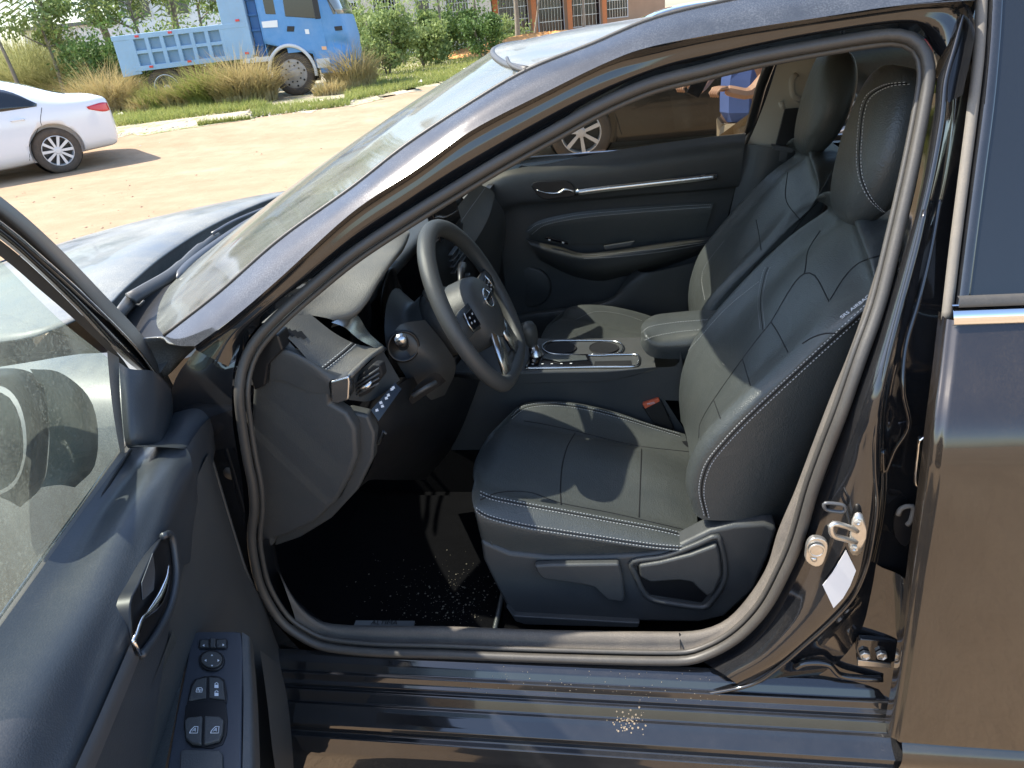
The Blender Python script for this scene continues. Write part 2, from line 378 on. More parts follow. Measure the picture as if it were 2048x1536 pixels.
# --- lower corner and rocker: extruded stepped profile
prof = [(.050, 1326), (.040, 1338), (.030, 1352), (.022, 1370), (.014, 1376), (.010, 1390), (.004, 1398), (.002, 1406), (-.006, 1411), (-.016, 1436), (-.024, 1441), (-.030, 1452), (-.044, 1474), (-.050, 1484), (-.052, 1500), (-.064, 1512), (-.068, 1526), (-.074, 1545), (-.075, 1600), (-.06, 1680), (.1, 1700)]
pr = [Y(1200, r, y) for y, r in prof]
def prof_at(x, rise=0): return [V((x, p.y, p.z+rise)) for p in pr]
xs = [-.70, -.5, -.3, -.1, .1, .3, .45, .56, .615]
mb = MB(); G = []
fine = []
for a, b in zip(pr, pr[1:]): fine += [a, a.lerp(b, .15), a.lerp(b, .85)]
fine.append(pr[-1])
mb.grid([[V((x, p.y, p.z)) for p in fine] for x in xs])
o = mb.build('rocker_panel', M['paint'], car, smooth=True)
# rearward continuation under the rear door
mb = MB(); mb.grid([[V((x, p.y, p.z)) for p in fine[24:]] for x in (.615, 1.0, 1.75)]); mb.build('rear_rocker_panel', M['paint'], car, smooth=True)
# lower corner sheet between pillar foot and rocker
loft('pillar_foot_panel', [[S(a, b, .052) for a, b in [(1738,1100),(1715,1180),(1665,1246),(1575,1330),(1440,1384),(1300,1404)]],
     [S(a, b, .045) for a, b in [(1755,1130),(1745,1200),(1725,1290),(1650,1355),(1500,1400),(1300,1410)]],
     [S(a, b, .03) for a, b in [(1800,1150),(1800,1250),(1798,1330),(1720,1400),(1550,1425),(1300,1420)]],
     [S(a, b, .0) for a, b in [(1830,1180),(1830,1300),(1825,1400),(1780,1470),(1600,1455),(1300,1436)]]], P, car, 40, 4)
# front hinge pillar behind the open door
loft('hinge_pillar', [[S(a, b, .05) for a, b in [(480,690),(466,750),(466,850),(484,960),(492,1060),(498,1140),(530,1220),(600,1300)]],
     [S(a, b, .06) for a, b in [(440,680),(420,750),(410,850),(420,960),(430,1060),(440,1140),(470,1240),(560,1330)]],
     [S(a, b, .05) for a, b in [(392,700),(350,760),(330,850),(330,960),(330,1060),(340,1180),(400,1300),(500,1390)]]], P, car, 40, 5)
mb = MB(); mb.lathe([(.0, .0), (.010, .0), (.013, -.002), (.013, -.004)], S(462, 945, .058), (0, 1, .0), 20); mb.build('rubber_plug', M['seal'], car, smooth=True)
mb = MB(); mb.lathe([(.0, .0), (.006, .0), (.006, -.002)], S(449, 722, .052), (0, 1, .0), 12); mb.build('paint_plug', M['steel'], car, smooth=True)
# fender top corner, seen in front of the pillar foot
cA = [Z(a, b, 1.03) for a, b in [(240,700),(267,681),(322,674),(340,687),(388,691)]]
cB = [Z(a, b, z) for a, b, z in [(262,716,1.0),(294,706,1.0),(340,699,1.0),(366,694,1.005),(389,693,1.01)]]
cC = [Z(a, b, z) for a, b, z in [(300,768,.95),(318,760,.95),(338,748,.955),(362,722,.97),(389,696,1.0)]]
loft('fender_corner', [cA, cB, cC], M['paint_dusty'], car, 16, 3, matched=True, linear=True, solid=.003)
fen = [[V((-.64-.1*i, y, z)) for y, z in ((.17, .985+.0*i), (.09, .965), (.03, .92), (-.0, .84), (-.02, .72), (-.03, .58), (-.02, .46))] for i in range(9)]
for i, r in enumerate(fen):
    for p in r: p.z -= .012*max(0, i-2)*(1 if p.z > .9 else .6); p.y += .0+.006*max(0, i-5)**2
fo = loft('front_fender', fen, M['paint_dusty'], car, 18, 2)
# --- hood
ce = [Z(a, b, 1.0) for a, b in [(215,612),(240,585),(265,562),(330,508),(420,452),(520,406),(600,380)]]
rowsH = [[V((p.x-.02, p.y, p.z-.07)) for p in ce], [V((p.x-.002, p.y, p.z-.008)) for p in ce], ce]
for k, dz in ((.10, .012), (.3, -.005), (.6, -.04), (.9, -.09), (1.25, -.17)):
    rowsH.append([V((p.x-k*.9, p.y*(1-.03*k)+.02*k, p.z+dz-.035*abs(p.y-.92)**2)) for p in ce])
for r in rowsH[3:]: r[0] = V((r[0].x, r[0].y-.12, r[0].z-.02))
hd_ = loft('hood', rowsH, M['paint_dusty'], car, 30, 4, solid=.004)
loft('hood_gap_black_sheet', [[V((p.x+.05, p.y, p.z-.085)) for p in ce], [V((p.x-.25, p.y, p.z-.11)) for p in ce]], M['plastic_dark'], car, 20, 2)  # black sheet added as shade behind the gap at the hood edge
# cowl under the windshield
WB = [V((-.625-.33*(1-((y-.92)/.74)**2), y, .985)) for y in (.18, .3, .45, .6, .75, .92, 1.1, 1.3, 1.5, 1.66)]
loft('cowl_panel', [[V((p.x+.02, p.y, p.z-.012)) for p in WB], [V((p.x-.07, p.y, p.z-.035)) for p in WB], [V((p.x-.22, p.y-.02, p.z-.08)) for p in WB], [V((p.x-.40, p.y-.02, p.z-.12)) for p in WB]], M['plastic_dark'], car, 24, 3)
# --- windshield
def wrow(t):
    out = []
    for i in range(13):
        y = .115+(1.61)*i/12; f = 1-((y-.92)/.805)**2
        yy = y+(.92-y)*.155*t     # narrower at the top
        xb, zb = -.625-.32*f, 1.02-.03*f; xt, zt = .035-.14*f, 1.398+.022*f
        x = xb+(xt-xb)*t; z = zb+(zt-zb)*t+.024*sin(pi*t)*(1-.35*f)
        out.append(V((x, yy, z)))
    return out
rw = [wrow(i/8) for i in range(9)]
rw = [[S(a, b, .038)]+r[1:-1]+[r[-1]] for (a, b), r in zip([(328,671),(440,583),(512,520),(590,457),(665,401),(745,343),(830,278),(942,205),(1054,140)], rw)]
wg = loft('windshield', rw, M['windshield'], car, 36, 3)
mb = MB(); mb.tube([V((p.x, p.y, p.z)) for p in rs([r for r in rw[-1]], 40)], .006, 8); mb.build('windshield_seal', M['seal'], car, smooth=True)
# --- roof
roof = []
for k, t in enumerate((0, .12, .3, .5, .75, 1)):
    r = []
    for i in range(11):
        s = i/10; y = .22+1.4*s; f = 1-((y-.92)/.7)**2; xt = .035-.14*f
        x = xt+(1.75-xt)*t; zz = 1.402+.022*f+.028*sin(pi*min(1, t*1.1+.05))*(.6+.6*f)
        r.append(V((x, y, zz)))
    roof.append(r)
roof[0] = [p+V((0, 0, .002)) for p in rs(rw[-1], 10)]
eU = [S(a, b, .037) for a, b in [(1054,140),(1181,89),(1300,39),(1500,-5),(1700,-35),(1960,-60)]]
for k, r in enumerate(roof):
    if k == 0: continue
    e = cr(eU, [0, .2, .5, .85, 1, 1][k]); r[0] = e if k < 4 else V((r[0].x, e.y+.0, e.z-.02*(k-3)))
loft('roof', roof, M['paint_dusty'], car, 30, 5, solid=.003)
hl = [[V((p.x+.02, p.y*(.86)+.13, p.z-.035)) for p in r] for r in roof]
loft('headliner', hl, M['beige'], car, 20, 2)
# roof edge seam
mb = MB(); mb.tube(rs([S(1052,141,.034), S(1035,137,.06), S(1020,128,.10), S(1014,116,.15)], 14), .003, 6); mb.build('roof_seam_trim', M['seal'], car, smooth=True)
# --- wiper
def P3(px, py, z): return Z(px, py, z)
wp = obj = None
mb = MB()
mb.tube([P3(236,632,.99), P3(262,598,1.0)], [.012, .013], 8, flat=.5)
mb.tube(rs([P3(262,597,1.005), P3(300,575,1.008), P3(350,545,1.01), P3(388,508,1.015), P3(420,480,1.02), P3(438,468,1.02)], 16), [.016]*8+[.013]*5+[.008]*4, 8, flat=.45)
mb.tube([P3(265,600,1.0), P3(268,608,.99), P3(280,610,.99), P3(288,602,1.0)], .003, 6)
wp = mb.build('wiper', M['plastic'], car, smooth=True)
mb = MB(); mb.tube(rs([P3(355,556,1.012), P3(380,528,1.017), P3(430,490,1.022), P3(500,444,1.03), P3(560,415,1.03)], 20), [.004]+[.012]*18+[.01, .006], 6, flat=.5)
mb.tube(rs([P3(425,467,1.03), P3(470,441,1.035), P3(540,412,1.035)], 8), .005, 6, flat=.5)
mb.build('wiper_blade', M['grey'], wp, smooth=True)

# --- sill trim and floor
loft('sill_trim', [[S(a, b, .055) for a, b in [(585,1252),(620,1278),(660,1293),(888,1300),(1100,1306),(1360,1311),(1415,1298),(1468,1265),(1518,1212),(1558,1140),(1588,1074),(1617,975),(1646,895),(1676,816),(1710,716),(1748,612),(1770,540)]],
                   [S(a, b, .070) for a, b in [(590,1235),(625,1262),(665,1279),(888,1290),(1100,1296),(1360,1298),(1412,1287),(1460,1256),(1509,1205),(1549,1134),(1579,1068),(1609,968),(1638,888),(1668,810),(1704,712),(1742,608),(1767,538)]],
                   [S(a, b, .085) for a, b in [(560,1150),(600,1215),(660,1250),(900,1256),(1100,1263),(1350,1266),(1409,1260),(1457,1239),(1500,1193),(1536,1134),(1558,1063),(1591,985),(1623,900),(1664,793),(1693,723),(1725,635),(1763,515)]],
                   [S(a, b, .15) for a, b in [(558,1146),(600,1211),(662,1247),(900,1253),(1100,1260),(1350,1263),(1407,1258),(1455,1237),(1498,1191),(1534,1132),(1556,1061),(1589,983),(1621,898),(1662,791),(1691,721),(1723,633),(1761,513)]]], M['sill'], car, 90, 3)
mb = MB()
for px_ in (1362,):
    q = [S(px_, 1310, .0525), S(px_, 1297, .067), S(px_-3, 1266, .082)]
    mb.tube(q, .0012, 5)
mb.build('sill_joint', M['seamdark'], car)
# floor carpet
mb = MB(); mb.grid([[V((x, y, z+.0)) for x, z in ((-1.0, .62), (-.8, .40), (-.66, .27), (-.5, .25), (-.1, .25), (.3, .25), (1.2, .26))] for y in (.12, .5, .78)])
mb.grid([[V((x, y, z)) for x in (-1.0, -.5, 0, .5, 1.2)] for y, z in ((.78, .25), (.80, .50), (1.04, .50), (1.06, .25))])
mb.grid([[V((x, y, z+.0)) for x, z in ((-1.0, .62), (-.8, .40), (-.66, .27), (-.5, .25), (1.2, .25))] for y in (1.06, 1.4, 1.74)])
mb.grid([[V((x, .12, z)) for x in (-.6, -.3, 0, .5, .62)] for z in (.25, .36)])
mb.build('floor_carpet', M['carpet'], car, smooth=False, solid=.004)
# footwell side: kick panel
loft('kick_panel', [[S(a, b, .06) for a, b in [(510,1080),(520,1150),(545,1200),(590,1245)]], [Y(a, b, .16) for a, b in [(548,1080),(560,1140),(585,1190),(640,1240)]], [V((-.62, .2, .5)), V((-.62, .2, .42)), V((-.6, .2, .34)), V((-.5, .2, .27))]], M['plastic_dark'], car, 12, 3)

exec_later = []
# ============================================================ DASHBOARD
db = plate('dashboard', YL(.125, (505,770),(520,735),(560,702),(600,712),(640,742),(660,764),(662,806),(694,826),(712,858),(714,915),(700,955),(672,1005),(630,1045),(575,1072),(548,1080),(546,1095),(528,1098),(512,1060),(508,960),(500,860)), (0, .03, 0), M['plastic'], car, .012, seg=4)
def dsub(n, *a, **k): return plate(n, *a, parent=db, **k)
plate('side_cover_strip', YL(.15, (690,822),(735,832),(749,868),(746,918),(716,980),(662,1038),(600,1076),(548,1094),(546,1070),(620,1040),(680,990),(706,930),(706,860)), (0, .03, 0), M['plastic'], db, .006, seg=3)
plate('side_end_block', YL(.105, (500,690),(528,668),(556,670),(566,700),(536,730),(530,772),(508,782),(496,740)), (0, .04, 0), M['plastic_dark'], db, .004)
# top slab, slopes up to the windshield
T = [[Y(548,650,.14),Y(590,690,.13),Y(640,742,.13),Y(697,752,.14)], [Y(580,634,.18),Y(632,682,.17),Y(684,712,.18),Y(735,715,.2)], [Y(620,628,.23),Y(672,668,.23),Y(720,690,.25),Y(765,694,.28)]]
slab = loft('dash_top_panel', T, M['plastic_dusty'], db, 14, 6)
loft('dash_front_face', [[Y(505,772,.126),Y(560,760,.12),Y(610,780,.12),Y(661,790,.125)], [Y(515,735,.12),Y(560,702,.115),Y(612,722,.115),Y(660,762,.12)], [Y(548,652,.14),Y(575,680,.133),Y(626,728,.132),Y(696,752,.14)]], M['plastic'], db, 14, 5)
sv = bvh_of([slab]); mb = MB()
stitch(mb, sv, [(636,741),(680,706),(716,674)]); stitch(mb, sv, [(645,744),(688,710),(722,680)]); mb.build('stitching', M['thread'], db)
mb = MB(); seam(mb, sv, [(641,742),(684,708),(719,677)], .0018); mb.build('stitched_seam', M['seamdark'], db)
q = drape(sv, [(548,648),(612,640),(640,655),(600,668)], .003)
if len(q) == 4:
    mb = MB(); mb.tube(rs([Y(546,654,.145)+V((0,0,.002)), Y(556,664,.14)+V((0,0,.002)), Y(596,680,.145)+V((0,0,.003)), Y(618,672,.17)+V((0,0,.003)), Y(626,656,.19)+V((0,0,.003)), Y(590,642,.2)+V((0,0,.002))], 24), .0014, 6); mb.build('vent_bezel', M['plastic'], db, smooth=True)
mb = MB()
for k in range(5):
    a = drape(sv, [(546+k*11, 655+k*2.2), (551+k*11, 658+k*2.2), (566+k*11, 668+k*2.2), (561+k*11, 664+k*2.2)], .0016)
    if len(a) == 4: mb.quad(*[p for p, _ in a])
    a = drape(sv, [(548+k*11.5, 657+k*2), (556+k*11.5, 654+k*2.2), (567+k*11.5, 668+k*2.2), (560+k*11.5, 671+k*2.2)], .002)
    if len(a) == 4: mb.quad(*[p for p, _ in a])
mb.build('defrost_vent', M['seamdark'], db)
# silver trim corner + side vent + button panel
mb = MB(); mb.prism(YL(.118, (660,763),(697,753),(699,764),(697,800),(676,808),(662,806)), (0, .03, 0)); mb.build('silver_trim', M['silver'], db, bevel=.003)
loft('vent_surround', [YY((697,753,.135),(730,733,.2),(765,700,.28)), YY((698,800,.14),(745,800,.2),(800,760,.28))], M['plastic'], db, 10, 6)
mb = MB(); mb.prism(YL(.165, (702,768),(745,728),(760,730),(765,752),(736,788),(712,798)), (.004, .02, 0)); vt = mb.build('side_air_vent', M['seamdark'], db, bevel=.004)
mb = MB()
for k in range(4): mb.tube([Y(706, 772+k*7, .158), Y(758, 736+k*10, .162)], .0018, 6)
mb.build('vent_slat', M['plastic'], vt, smooth=True)
mb = MB(); mb.tube(rs([Y(722,778,.150), Y(735,772,.146), Y(744,762,.152)], 8), [.003, .004, .005, .005, .005, .005, .004, .003, .002], 8); mb.build('vent_tab', M['silver'], vt, smooth=True)
tube('trim_spear', YY((699,752,.13), (735,718,.19), (764,697,.26)), .005, M['plastic_dusty'], db, 8, res=12)
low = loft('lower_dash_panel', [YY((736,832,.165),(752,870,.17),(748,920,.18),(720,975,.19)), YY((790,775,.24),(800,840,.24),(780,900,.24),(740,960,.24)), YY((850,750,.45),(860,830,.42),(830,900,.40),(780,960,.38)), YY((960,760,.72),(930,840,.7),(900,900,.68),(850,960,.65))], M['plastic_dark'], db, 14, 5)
bp = loft('button_panel', [YY((742,820,.162),(790,765,.225)), YY((757,842,.160),(803,778,.222))], M['screen'], db, 8, 4)
mb = MB(); bv = bvh_of([bp])
for cx, cy in ((753,821),(761,806),(764,813),(772,797),(776,791),(783,779),(786,776)):
    q = drape(bv, [(cx-3, cy-2), (cx+2, cy-4), (cx+4, cy+1), (cx-2, cy+3)], .001)
    if len(q) == 4: mb.quad(*[p for p, _ in q])
mb.build('button_marking', M['white_mark'], db)
mb = MB(); mb.tube(YL(.17, (757,888), (768,862), (772,868)), .003, 6); mb.build('hood_release_lever', M['grey'], db, smooth=True)
# instrument hood (big padded brow)
brow_e = [Y(665,640,.25), Y(706,625,.27), Y(732,598,.3), (Y(755,560,.34)), Y(785,517,.42), Y(808,490,.52), Y(819,470,.62)]
brow_b = [Y(560,640,.19), Y(585,600,.26), Y(640,560,.34), Y(690,525,.42), Y(735,490,.5), Y(775,468,.56), Y(818,462,.66)]
brow_m = [Y(610,634,.23), Y(640,612,.27), Y(680,578,.32), Y(718,540,.38), Y(755,507,.46), Y(790,480,.54), Y(819,465,.64)]
brow_o = [V((p.x-.09, p.y+.03, p.z-.02)) for p in brow_b]
inst = loft('instrument_hood', [[V((p.x-.2, p.y+.05, p.z-.04)) for p in brow_o], brow_o, [V((p.x, p.y, p.z-.0)) for p in brow_b], [p+V((0, 0, .004)) for p in brow_m], brow_e, [V((p.x-.012, p.y+.012, p.z-.02)) for p in brow_e]], M['plastic_dusty'], db, 30, 5)
loft('dial_recess', [[V((p.x-.012, p.y+.012, p.z-.02)) for p in brow_e], [V((-.38, .30, .98)), V((-.42, .4, .99)), V((-.42, .5, 1.0)), V((-.40, .64, 1.0))]], M['plastic_dark'], db, 16, 4)
mb = MB(); mb.quad(V((-.36, .27, .82)), V((-.36, .72, .82)), V((-.42, .74, 1.02)), V((-.42, .27, 1.02))); mb.build('instrument_cluster', M['screen'], db)
for yy_, in ((.40,), (.60,)):
    mb = MB(); mb.lathe([(.0, 0), (.055, 0), (.06, .006), (.062, .0)], V((-.375, yy_, .93)), (1, 0, -.2), 28); mb.build('dial', M['plastic_dark'], db, smooth=True)
loft('silver_bezel', [YY((663,645,.24),(690,655,.24),(720,680,.25),(768,705,.27)), YY((708,622,.29),(722,640,.30),(740,668,.31),(775,698,.32))], M['silver'], db, 12, 4)
# centre stack and far dash
loft('dash_far_top', [YY((905,425,1.05),(940,383,1.15),(955,366,1.2)), YY((925,470,1.05),(960,410,1.2),(983,380,1.32)), YY((940,500,1.05),(975,440,1.2),(990,390,1.36))], M['plastic_dusty'], db, 10, 6)
bv = bvh_of([bpy.data.objects['dash_far_top']]); mb = MB(); stitch(mb, bv, [(918,448),(945,410),(970,375)]); mb.build('stitching', M['thread'], db)
mb = MB(); mb.box(V((-.52, 1.0, .97)), (.28, 1.0, .04), Matrix.Rotation(.15, 3, 'Y')); mb.build('dash_far_shelf', M['plastic'], db, bevel=.02)
mb = MB(); mb.grid([[V((-.30, y, z)) for z in (.55, .8, 1.0)] for y in (.72, 1.05)]); mb.grid([[V((-.30+(.0), y, z)) for z in (.55, .8, .97)] for y in (1.05, 1.68)]); mb.build('dash_face', M['plastic_dark'], db, solid=.02)
scn = plate('touchscreen', [V((-.285, .80, .99)), V((-.285, 1.04, .99)), V((-.305, 1.04, 1.13)), V((-.305, .80, 1.13))], (-.02, 0, 0), M['screen'], db, .004)
loft('glovebox_corner', [YY((990,395,1.38),(1010,430,1.45),(1010,480,1.5)), YY((945,500,1.1),(965,560,1.2),(985,620,1.3))], M['plastic'], db, 10, 5)
mb = MB()
for k in range(4): mb.box(V((-.275, .93, .90+.016*k)), (.012, .2, .004))
mb.box(V((-.28, .93, .925)), (.01, .006, .075)); mb.build('center_air_vent', M['grey'], db, bevel=.001)
mb = MB()
for k in range(3): mb.box(V((-.27, .80+.08*k, .84)), (.02, .03, .03))
mb.build('climate_knob', M['plastic'], db, bevel=.006)

# steering column & wheel
WC = V((-.152, .535, .915)); tl = radians(25)
WN = V((cos(tl), 0, sin(tl))); E1 = V((0, 1, 0)); E2 = V((-sin(tl), 0, cos(tl)))
def W(u, v, h=0): return WC+E1*u+E2*v+WN*h
colm = loft('steering_column', [[V((-.34, .535+.10*cos(a), .86+.10*sin(a))) for a in [i*pi/6 for i in range(12)]], [WC-WN*.14+E1*.085*cos(a)+E2*.085*sin(a)-E2*.01 for a in [i*pi/6 for i in range(12)]], [WC-WN*.10+E1*.075*cos(a)+E2*.08*sin(a) for a in [i*pi/6 for i in range(12)]]], M['plastic'], db, 24, 4, closed=True)
mb = MB(); mb.lathe([(.0, .0), (.045, 0), (.072, -.004), (.078, -.02), (.074, -.07)], WC-WN*.045, WN, 32); mb.build('column_collar', M['plastic'], colm, smooth=True)
sh_ = loft('lower_shroud', [YY((775,690,.36),(800,735,.36),(830,790,.40),(815,810,.42)), YY((800,650,.36),(840,700,.36),(880,745,.40),(862,800,.44)), YY((850,640,.42),(890,690,.42),(912,735,.46),(890,790,.5))], M['plastic'], colm, 12, 6)
mb = MB(); mb.tube([Y(806,690,.345), Y(803,680,.31)], [.012, .013], 12); st = mb.build('light_stalk', M['plastic_dark'], colm, smooth=True)
mb = MB(); mb.lathe([(0, -.012), (.007, -.010), (.0115, -.003), (.012, .004), (.011, .010), (0, .012)], Y(802, 678, .285), (.2, -1, .2), 20); mb.build('stalk_knob', M['silver'], st, smooth=True)
mb = MB(); mb.lathe([(.033, 0), (.034, .004), (.029, .006), (.027, -.006), (0, -.008)], Y(806, 692, .352), (.5, -1, .1), 28); mb.build('stalk_ring', M['plastic_dark'], colm, smooth=True)
mb = MB(); mb.tube([W(.10, .03, -.05), W(.17, .055, -.05), W(.20, .06, -.05)], [.007, .010, .011], 10); w2 = mb.build('wiper_stalk', M['plastic_dark'], colm, smooth=True)
mb = MB(); mb.tube([W(-.05, .075, -.06), W(-.06, .09, -.055)], [.012, .014], 10)
mb.build('column_switch', M['plastic'], colm, smooth=True)
loft('knee_opening', [YY((815,805,.3),(830,775,.3),(870,745,.33),(892,762,.35)), YY((826,808,.31),(845,795,.32),(875,775,.34),(885,768,.36))], M['seamdark'], colm, 10, 4)
mb = MB(); mb.tube(YY((825,792,.29),(850,776,.30),(872,764,.32)), .005, 8); mb.build('tilt_lever', M['plastic'], colm, smooth=True)

def rimpt(a):
    u, v = .19*cos(a), .19*sin(a)
    if v < -.150:
        v = -.150-(.150+v)*-.35 if False else -.150+(v+.150)*.35
    return u, v
ring = [W(*rimpt(2*pi*i/72)) for i in range(72)]
rr = [.0168+.0025*abs(sin(2*pi*i/72*1))*(1 if i < 36 else .4) for i in range(72)]
mb = MB(); mb.tube(ring, [r for r in rr], 16, closed=True)
sw = mb.build('steering_wheel', M['wheel'], car, smooth=True)
hub = MB()
hp = []
for i in range(28):
    a = 2*pi*i/28; u = .066*cos(a); v = .058*sin(a)+(-.012 if sin(a) < 0 else 0)
    hp.append((u, v))
G = [[W(u*s, v*s-.004, h) for u, v in hp] for s, h in ((1.12, -.035), (1.1, .0), (1.02, .014), (.88, .022), (.5, .027), (.02, .028))]
G = [[WC+(p-WC)*1.14 for p in q] for q in G]; hub.grid(G, cu=True); hb = hub.build('hub_cover', M['wheel'], sw, smooth=True)
def spoke(pts_a, pts_b, m, name, th=.012):
    mb = MB(); n = len(pts_a)
    mb.grid([[W(*p) for p in pts_a], [W((a[0]+b[0])/2, (a[1]+b[1])/2, (a[2]+b[2])/2+th*.3) for a, b in zip(pts_a, pts_b)], [W(*p) for p in pts_b]])
    return mb.build(name, m, sw, smooth=True, solid=th)
for s in (-1, 1):
    sp = spoke([(s*.060, .030, .006), (s*.11, .034, .0), (s*.178, .030, -.002)], [(s*.062, -.030, .006), (s*.11, -.020, .0), (s*.176, -.012, -.002)], M['plastic'], 'spoke')
    mb = MB()
    for k in range(3):
        mb.box(V((0, 0, 0)), (.001, .001, .001))
    q = [W(s*.078, .022, .012), W(s*.128, .026, .008), W(s*.126, -.012, .008), W(s*.080, -.020, .012)]
    mb = MB(); mb.prism(q, WN*.004); mb.build('control_buttons', M['screen'], sw, bevel=.002)
    mb = MB()
    for k, (u, v) in enumerate(((.09, .012), (.10, -.002), (.112, .012), (.118, .002))):
        mb.prism([W(s*u-.003, v-.002, .0150-.04*(u-.09)), W(s*u+.003, v-.002, .0150-.04*(u-.09)), W(s*u+.003, v+.002, .0150-.04*(u-.09)), W(s*u-.003, v+.002, .0150-.04*(u-.09))], WN*.0006)
    mb.build('button_marking', M['white_mark'], sw)
    mb = MB(); mb.tube([W(s*.120, .028, .012), W(s*.132, .006, .012), W(s*.130, -.014, .012)], .0022, 6); mb.build('spoke_trim', M['silver'], sw, smooth=True)
    # lower silver V spokes
    spoke([(s*.010, -.066, .016), (s*.022, -.11, .010), (s*.036, -.160, .004)], [(s*.062, -.052, .016), (s*.080, -.10, .010), (s*.098, -.146, .004)], M['silver'], 'silver_spoke', .008)
spoke([(-.05, -.148, .0), (0, -.15, .0), (.05, -.148, .0)], [(-.035, -.135, 0), (0, -.135, .0), (.035, -.135, .0)], M['plastic'], 'lower_bridge', .01)
em = MB(); c0 = (0, .006)
em.tube([W(.024*cos(2*pi*i/32), .006+.021*sin(2*pi*i/32), .0325) for i in range(32)], .0024, 8, closed=True)
em.prism([W(-.029, .001, .0318), W(.029, .001, .0318), W(.029, .011, .0318), W(-.029, .011, .0318)], WN*.0035)
emo = em.build('emblem', M['chrome'], sw, bevel=.0005)
def text_on(s, org, ux, uy, size, m, parent, name='lettering', off=.0005, bold=0, shear=0):
    cu = bpy.data.curves.new(name, 'FONT'); cu.body = s; cu.size = size; cu.align_x = 'CENTER'; cu.align_y = 'CENTER'; cu.extrude = .0001; cu.offset = bold
    to = bpy.data.objects.new(name, cu); C.objects.link(to); bpy.context.view_layer.update()
    me = bpy.data.meshes.new_from_object(to.evaluated_get(bpy.context.evaluated_depsgraph_get())); bpy.data.objects.remove(to); bpy.data.curves.remove(cu)
    ux = V(ux).normalized(); uy = (V(uy)-ux*V(uy).dot(ux)).normalized(); n = ux.cross(uy)
    for v in me.vertices: v.co = V(org)+ux*v.co.x+uy*v.co.y+n*(v.co.z+off)
    return link(name, me, m, parent, smooth=False)
text_on('NISSAN', W(0, .006, .0356), E1, E2, .0105, M['seamdark'], sw, 'emblem_lettering', .0004, .0002)

# ============================================================ CENTRE CONSOLE
con = loft('center_console', [YY((890,770,.76),(1000,768,.76),(1100,765,.76),(1220,760,.76),(1314,738,.76)), YY((900,745,.755),(1000,745,.755),(1100,742,.755),(1220,740,.755),(1312,734,.755)), YY((905,740,.77),(1000,740,.77),(1100,739,.77),(1220,738,.77),(1311,733,.77)), YY((960,672,.98),(1050,676,.98),(1130,678,.98),(1220,680,.98),(1303,682,.98))], M['plastic'], car, 30, 4, linear=True)
cz = .617
loft('console_side', [YY((890,770,.765),(1000,768,.765),(1220,760,.765),(1314,738,.765)), YY((900,830,.775),(1000,825,.775),(1220,800,.775),(1330,800,.775)), [V((-.35, .80, .3)), V((-.1, .80, .3)), V((.15, .80, .3)), V((.4, .80, .3))]], M['plastic'], con, 16, 3)
plate('console_far_side', [V((-.4, 1.0, .3)), V((.5, 1.0, .3)), V((.5, 1.0, .62)), V((-.4, 1.0, .62))], (0, .03, 0), M['plastic'], con)
loft('console_rear_side', [YY((1312,735,.765),(1355,730,.765),(1360,700,.765)), YY((1320,800,.775),(1370,800,.775),(1375,780,.775))], M['plastic'], con, 6, 3)
bv = bvh_of([con])
def on(bvh, px, py, off=.001):
    q = drape(bvh, [(px, py)], off); return q[0][0] if q else Z(px, py, cz)
def ell(px, py, a, b, n=28, off=.002): return [on(bv, px+a*cos(2*pi*i/n), py+b*sin(2*pi*i/n), off) for i in range(n)]
e1 = [(1086,700),(1088,690),(1105,684),(1150,683),(1200,683),(1235,686),(1246,696),(1240,707),(1215,712),(1150,712),(1105,710)]
mb = MB(); mb.tube(rs([on(bv, a, b, .003) for a, b in e1], 48, True), .0028, 8, closed=True); mb.build('cup_holder_trim', M['silver'], con, smooth=True)
for cx in (1122, 1208):
    r0 = ell(cx, 697, 32 if cx < 1200 else 30, 12, 28, .0015)
    c = sum(r0, V())/28
    mb = MB(); mb.grid([[c+(p-c)*k+V((0, 0, h)) for p in r0] for k, h in ((1.0, .0), (.97, .0022), (.93, .0008), (.5, .0004), (.02, .0004))], cu=True)
    mb.build('cup_holder', M['seamdark'], con, smooth=False)  # flat disc, painted near black as the shade inside the well
e2 = [(1052,738),(1056,727),(1180,711),(1262,711),(1276,714),(1276,728),(1268,735),(1180,736)]
e2 = [(1180,712),(1262,711),(1277,714),(1277,730),(1268,735),(1180,736),(1100,738),(1052,739)]
mb = MB(); mb.tube(rs([on(bv, a, b, .003) for a, b in e2], 50), .0034, 8); mb.build('silver_console_trim', M['silver'], con, smooth=True)
mb = MB(); mb.prism([on(bv, a, b, .001) for a, b in [(1188,733),(1190,724),(1262,722),(1264,731)]], V((0, 0, .001))); mb.build('storage_tray', M['seamdark'], con)
mb = MB(); mb.prism([on(bv, a, b, .001) for a, b in [(1050,738),(1060,716),(1176,712),(1186,736)]], V((0, 0, .006))); sp_ = mb.build('shifter_plate', M['screen'], con, bevel=.002)
mb = MB()
for k in range(5):
    p = on(bv, 1066+k*19, 734-.3*k, .0085); mb.prism([p+V((-.003, -.002, 0)), p+V((.003, -.002, 0)), p+V((.003, .002, 0)), p+V((-.003, .002, 0))], V((0, 0, .0004)))
mb.build('gear_marking', M['white_mark'], con)
mb = MB(); mb.prism([on(bv, a, b, .007) for a, b in [(1085,722),(1092,714),(1172,718),(1176,726),(1120,730)]], V((0, 0, .004))); mb.build('shifter_gaiter', M['leather'], con, bevel=.003)
g0 = Z(1075, 724, .63)
mb = MB(); mb.lathe([(.022, 0), (.026, .01), (.018, .03), (.013, .05)], g0, (-.15, 0, 1), 16); mb.build('gear_collar', M['silver'], con, smooth=True)
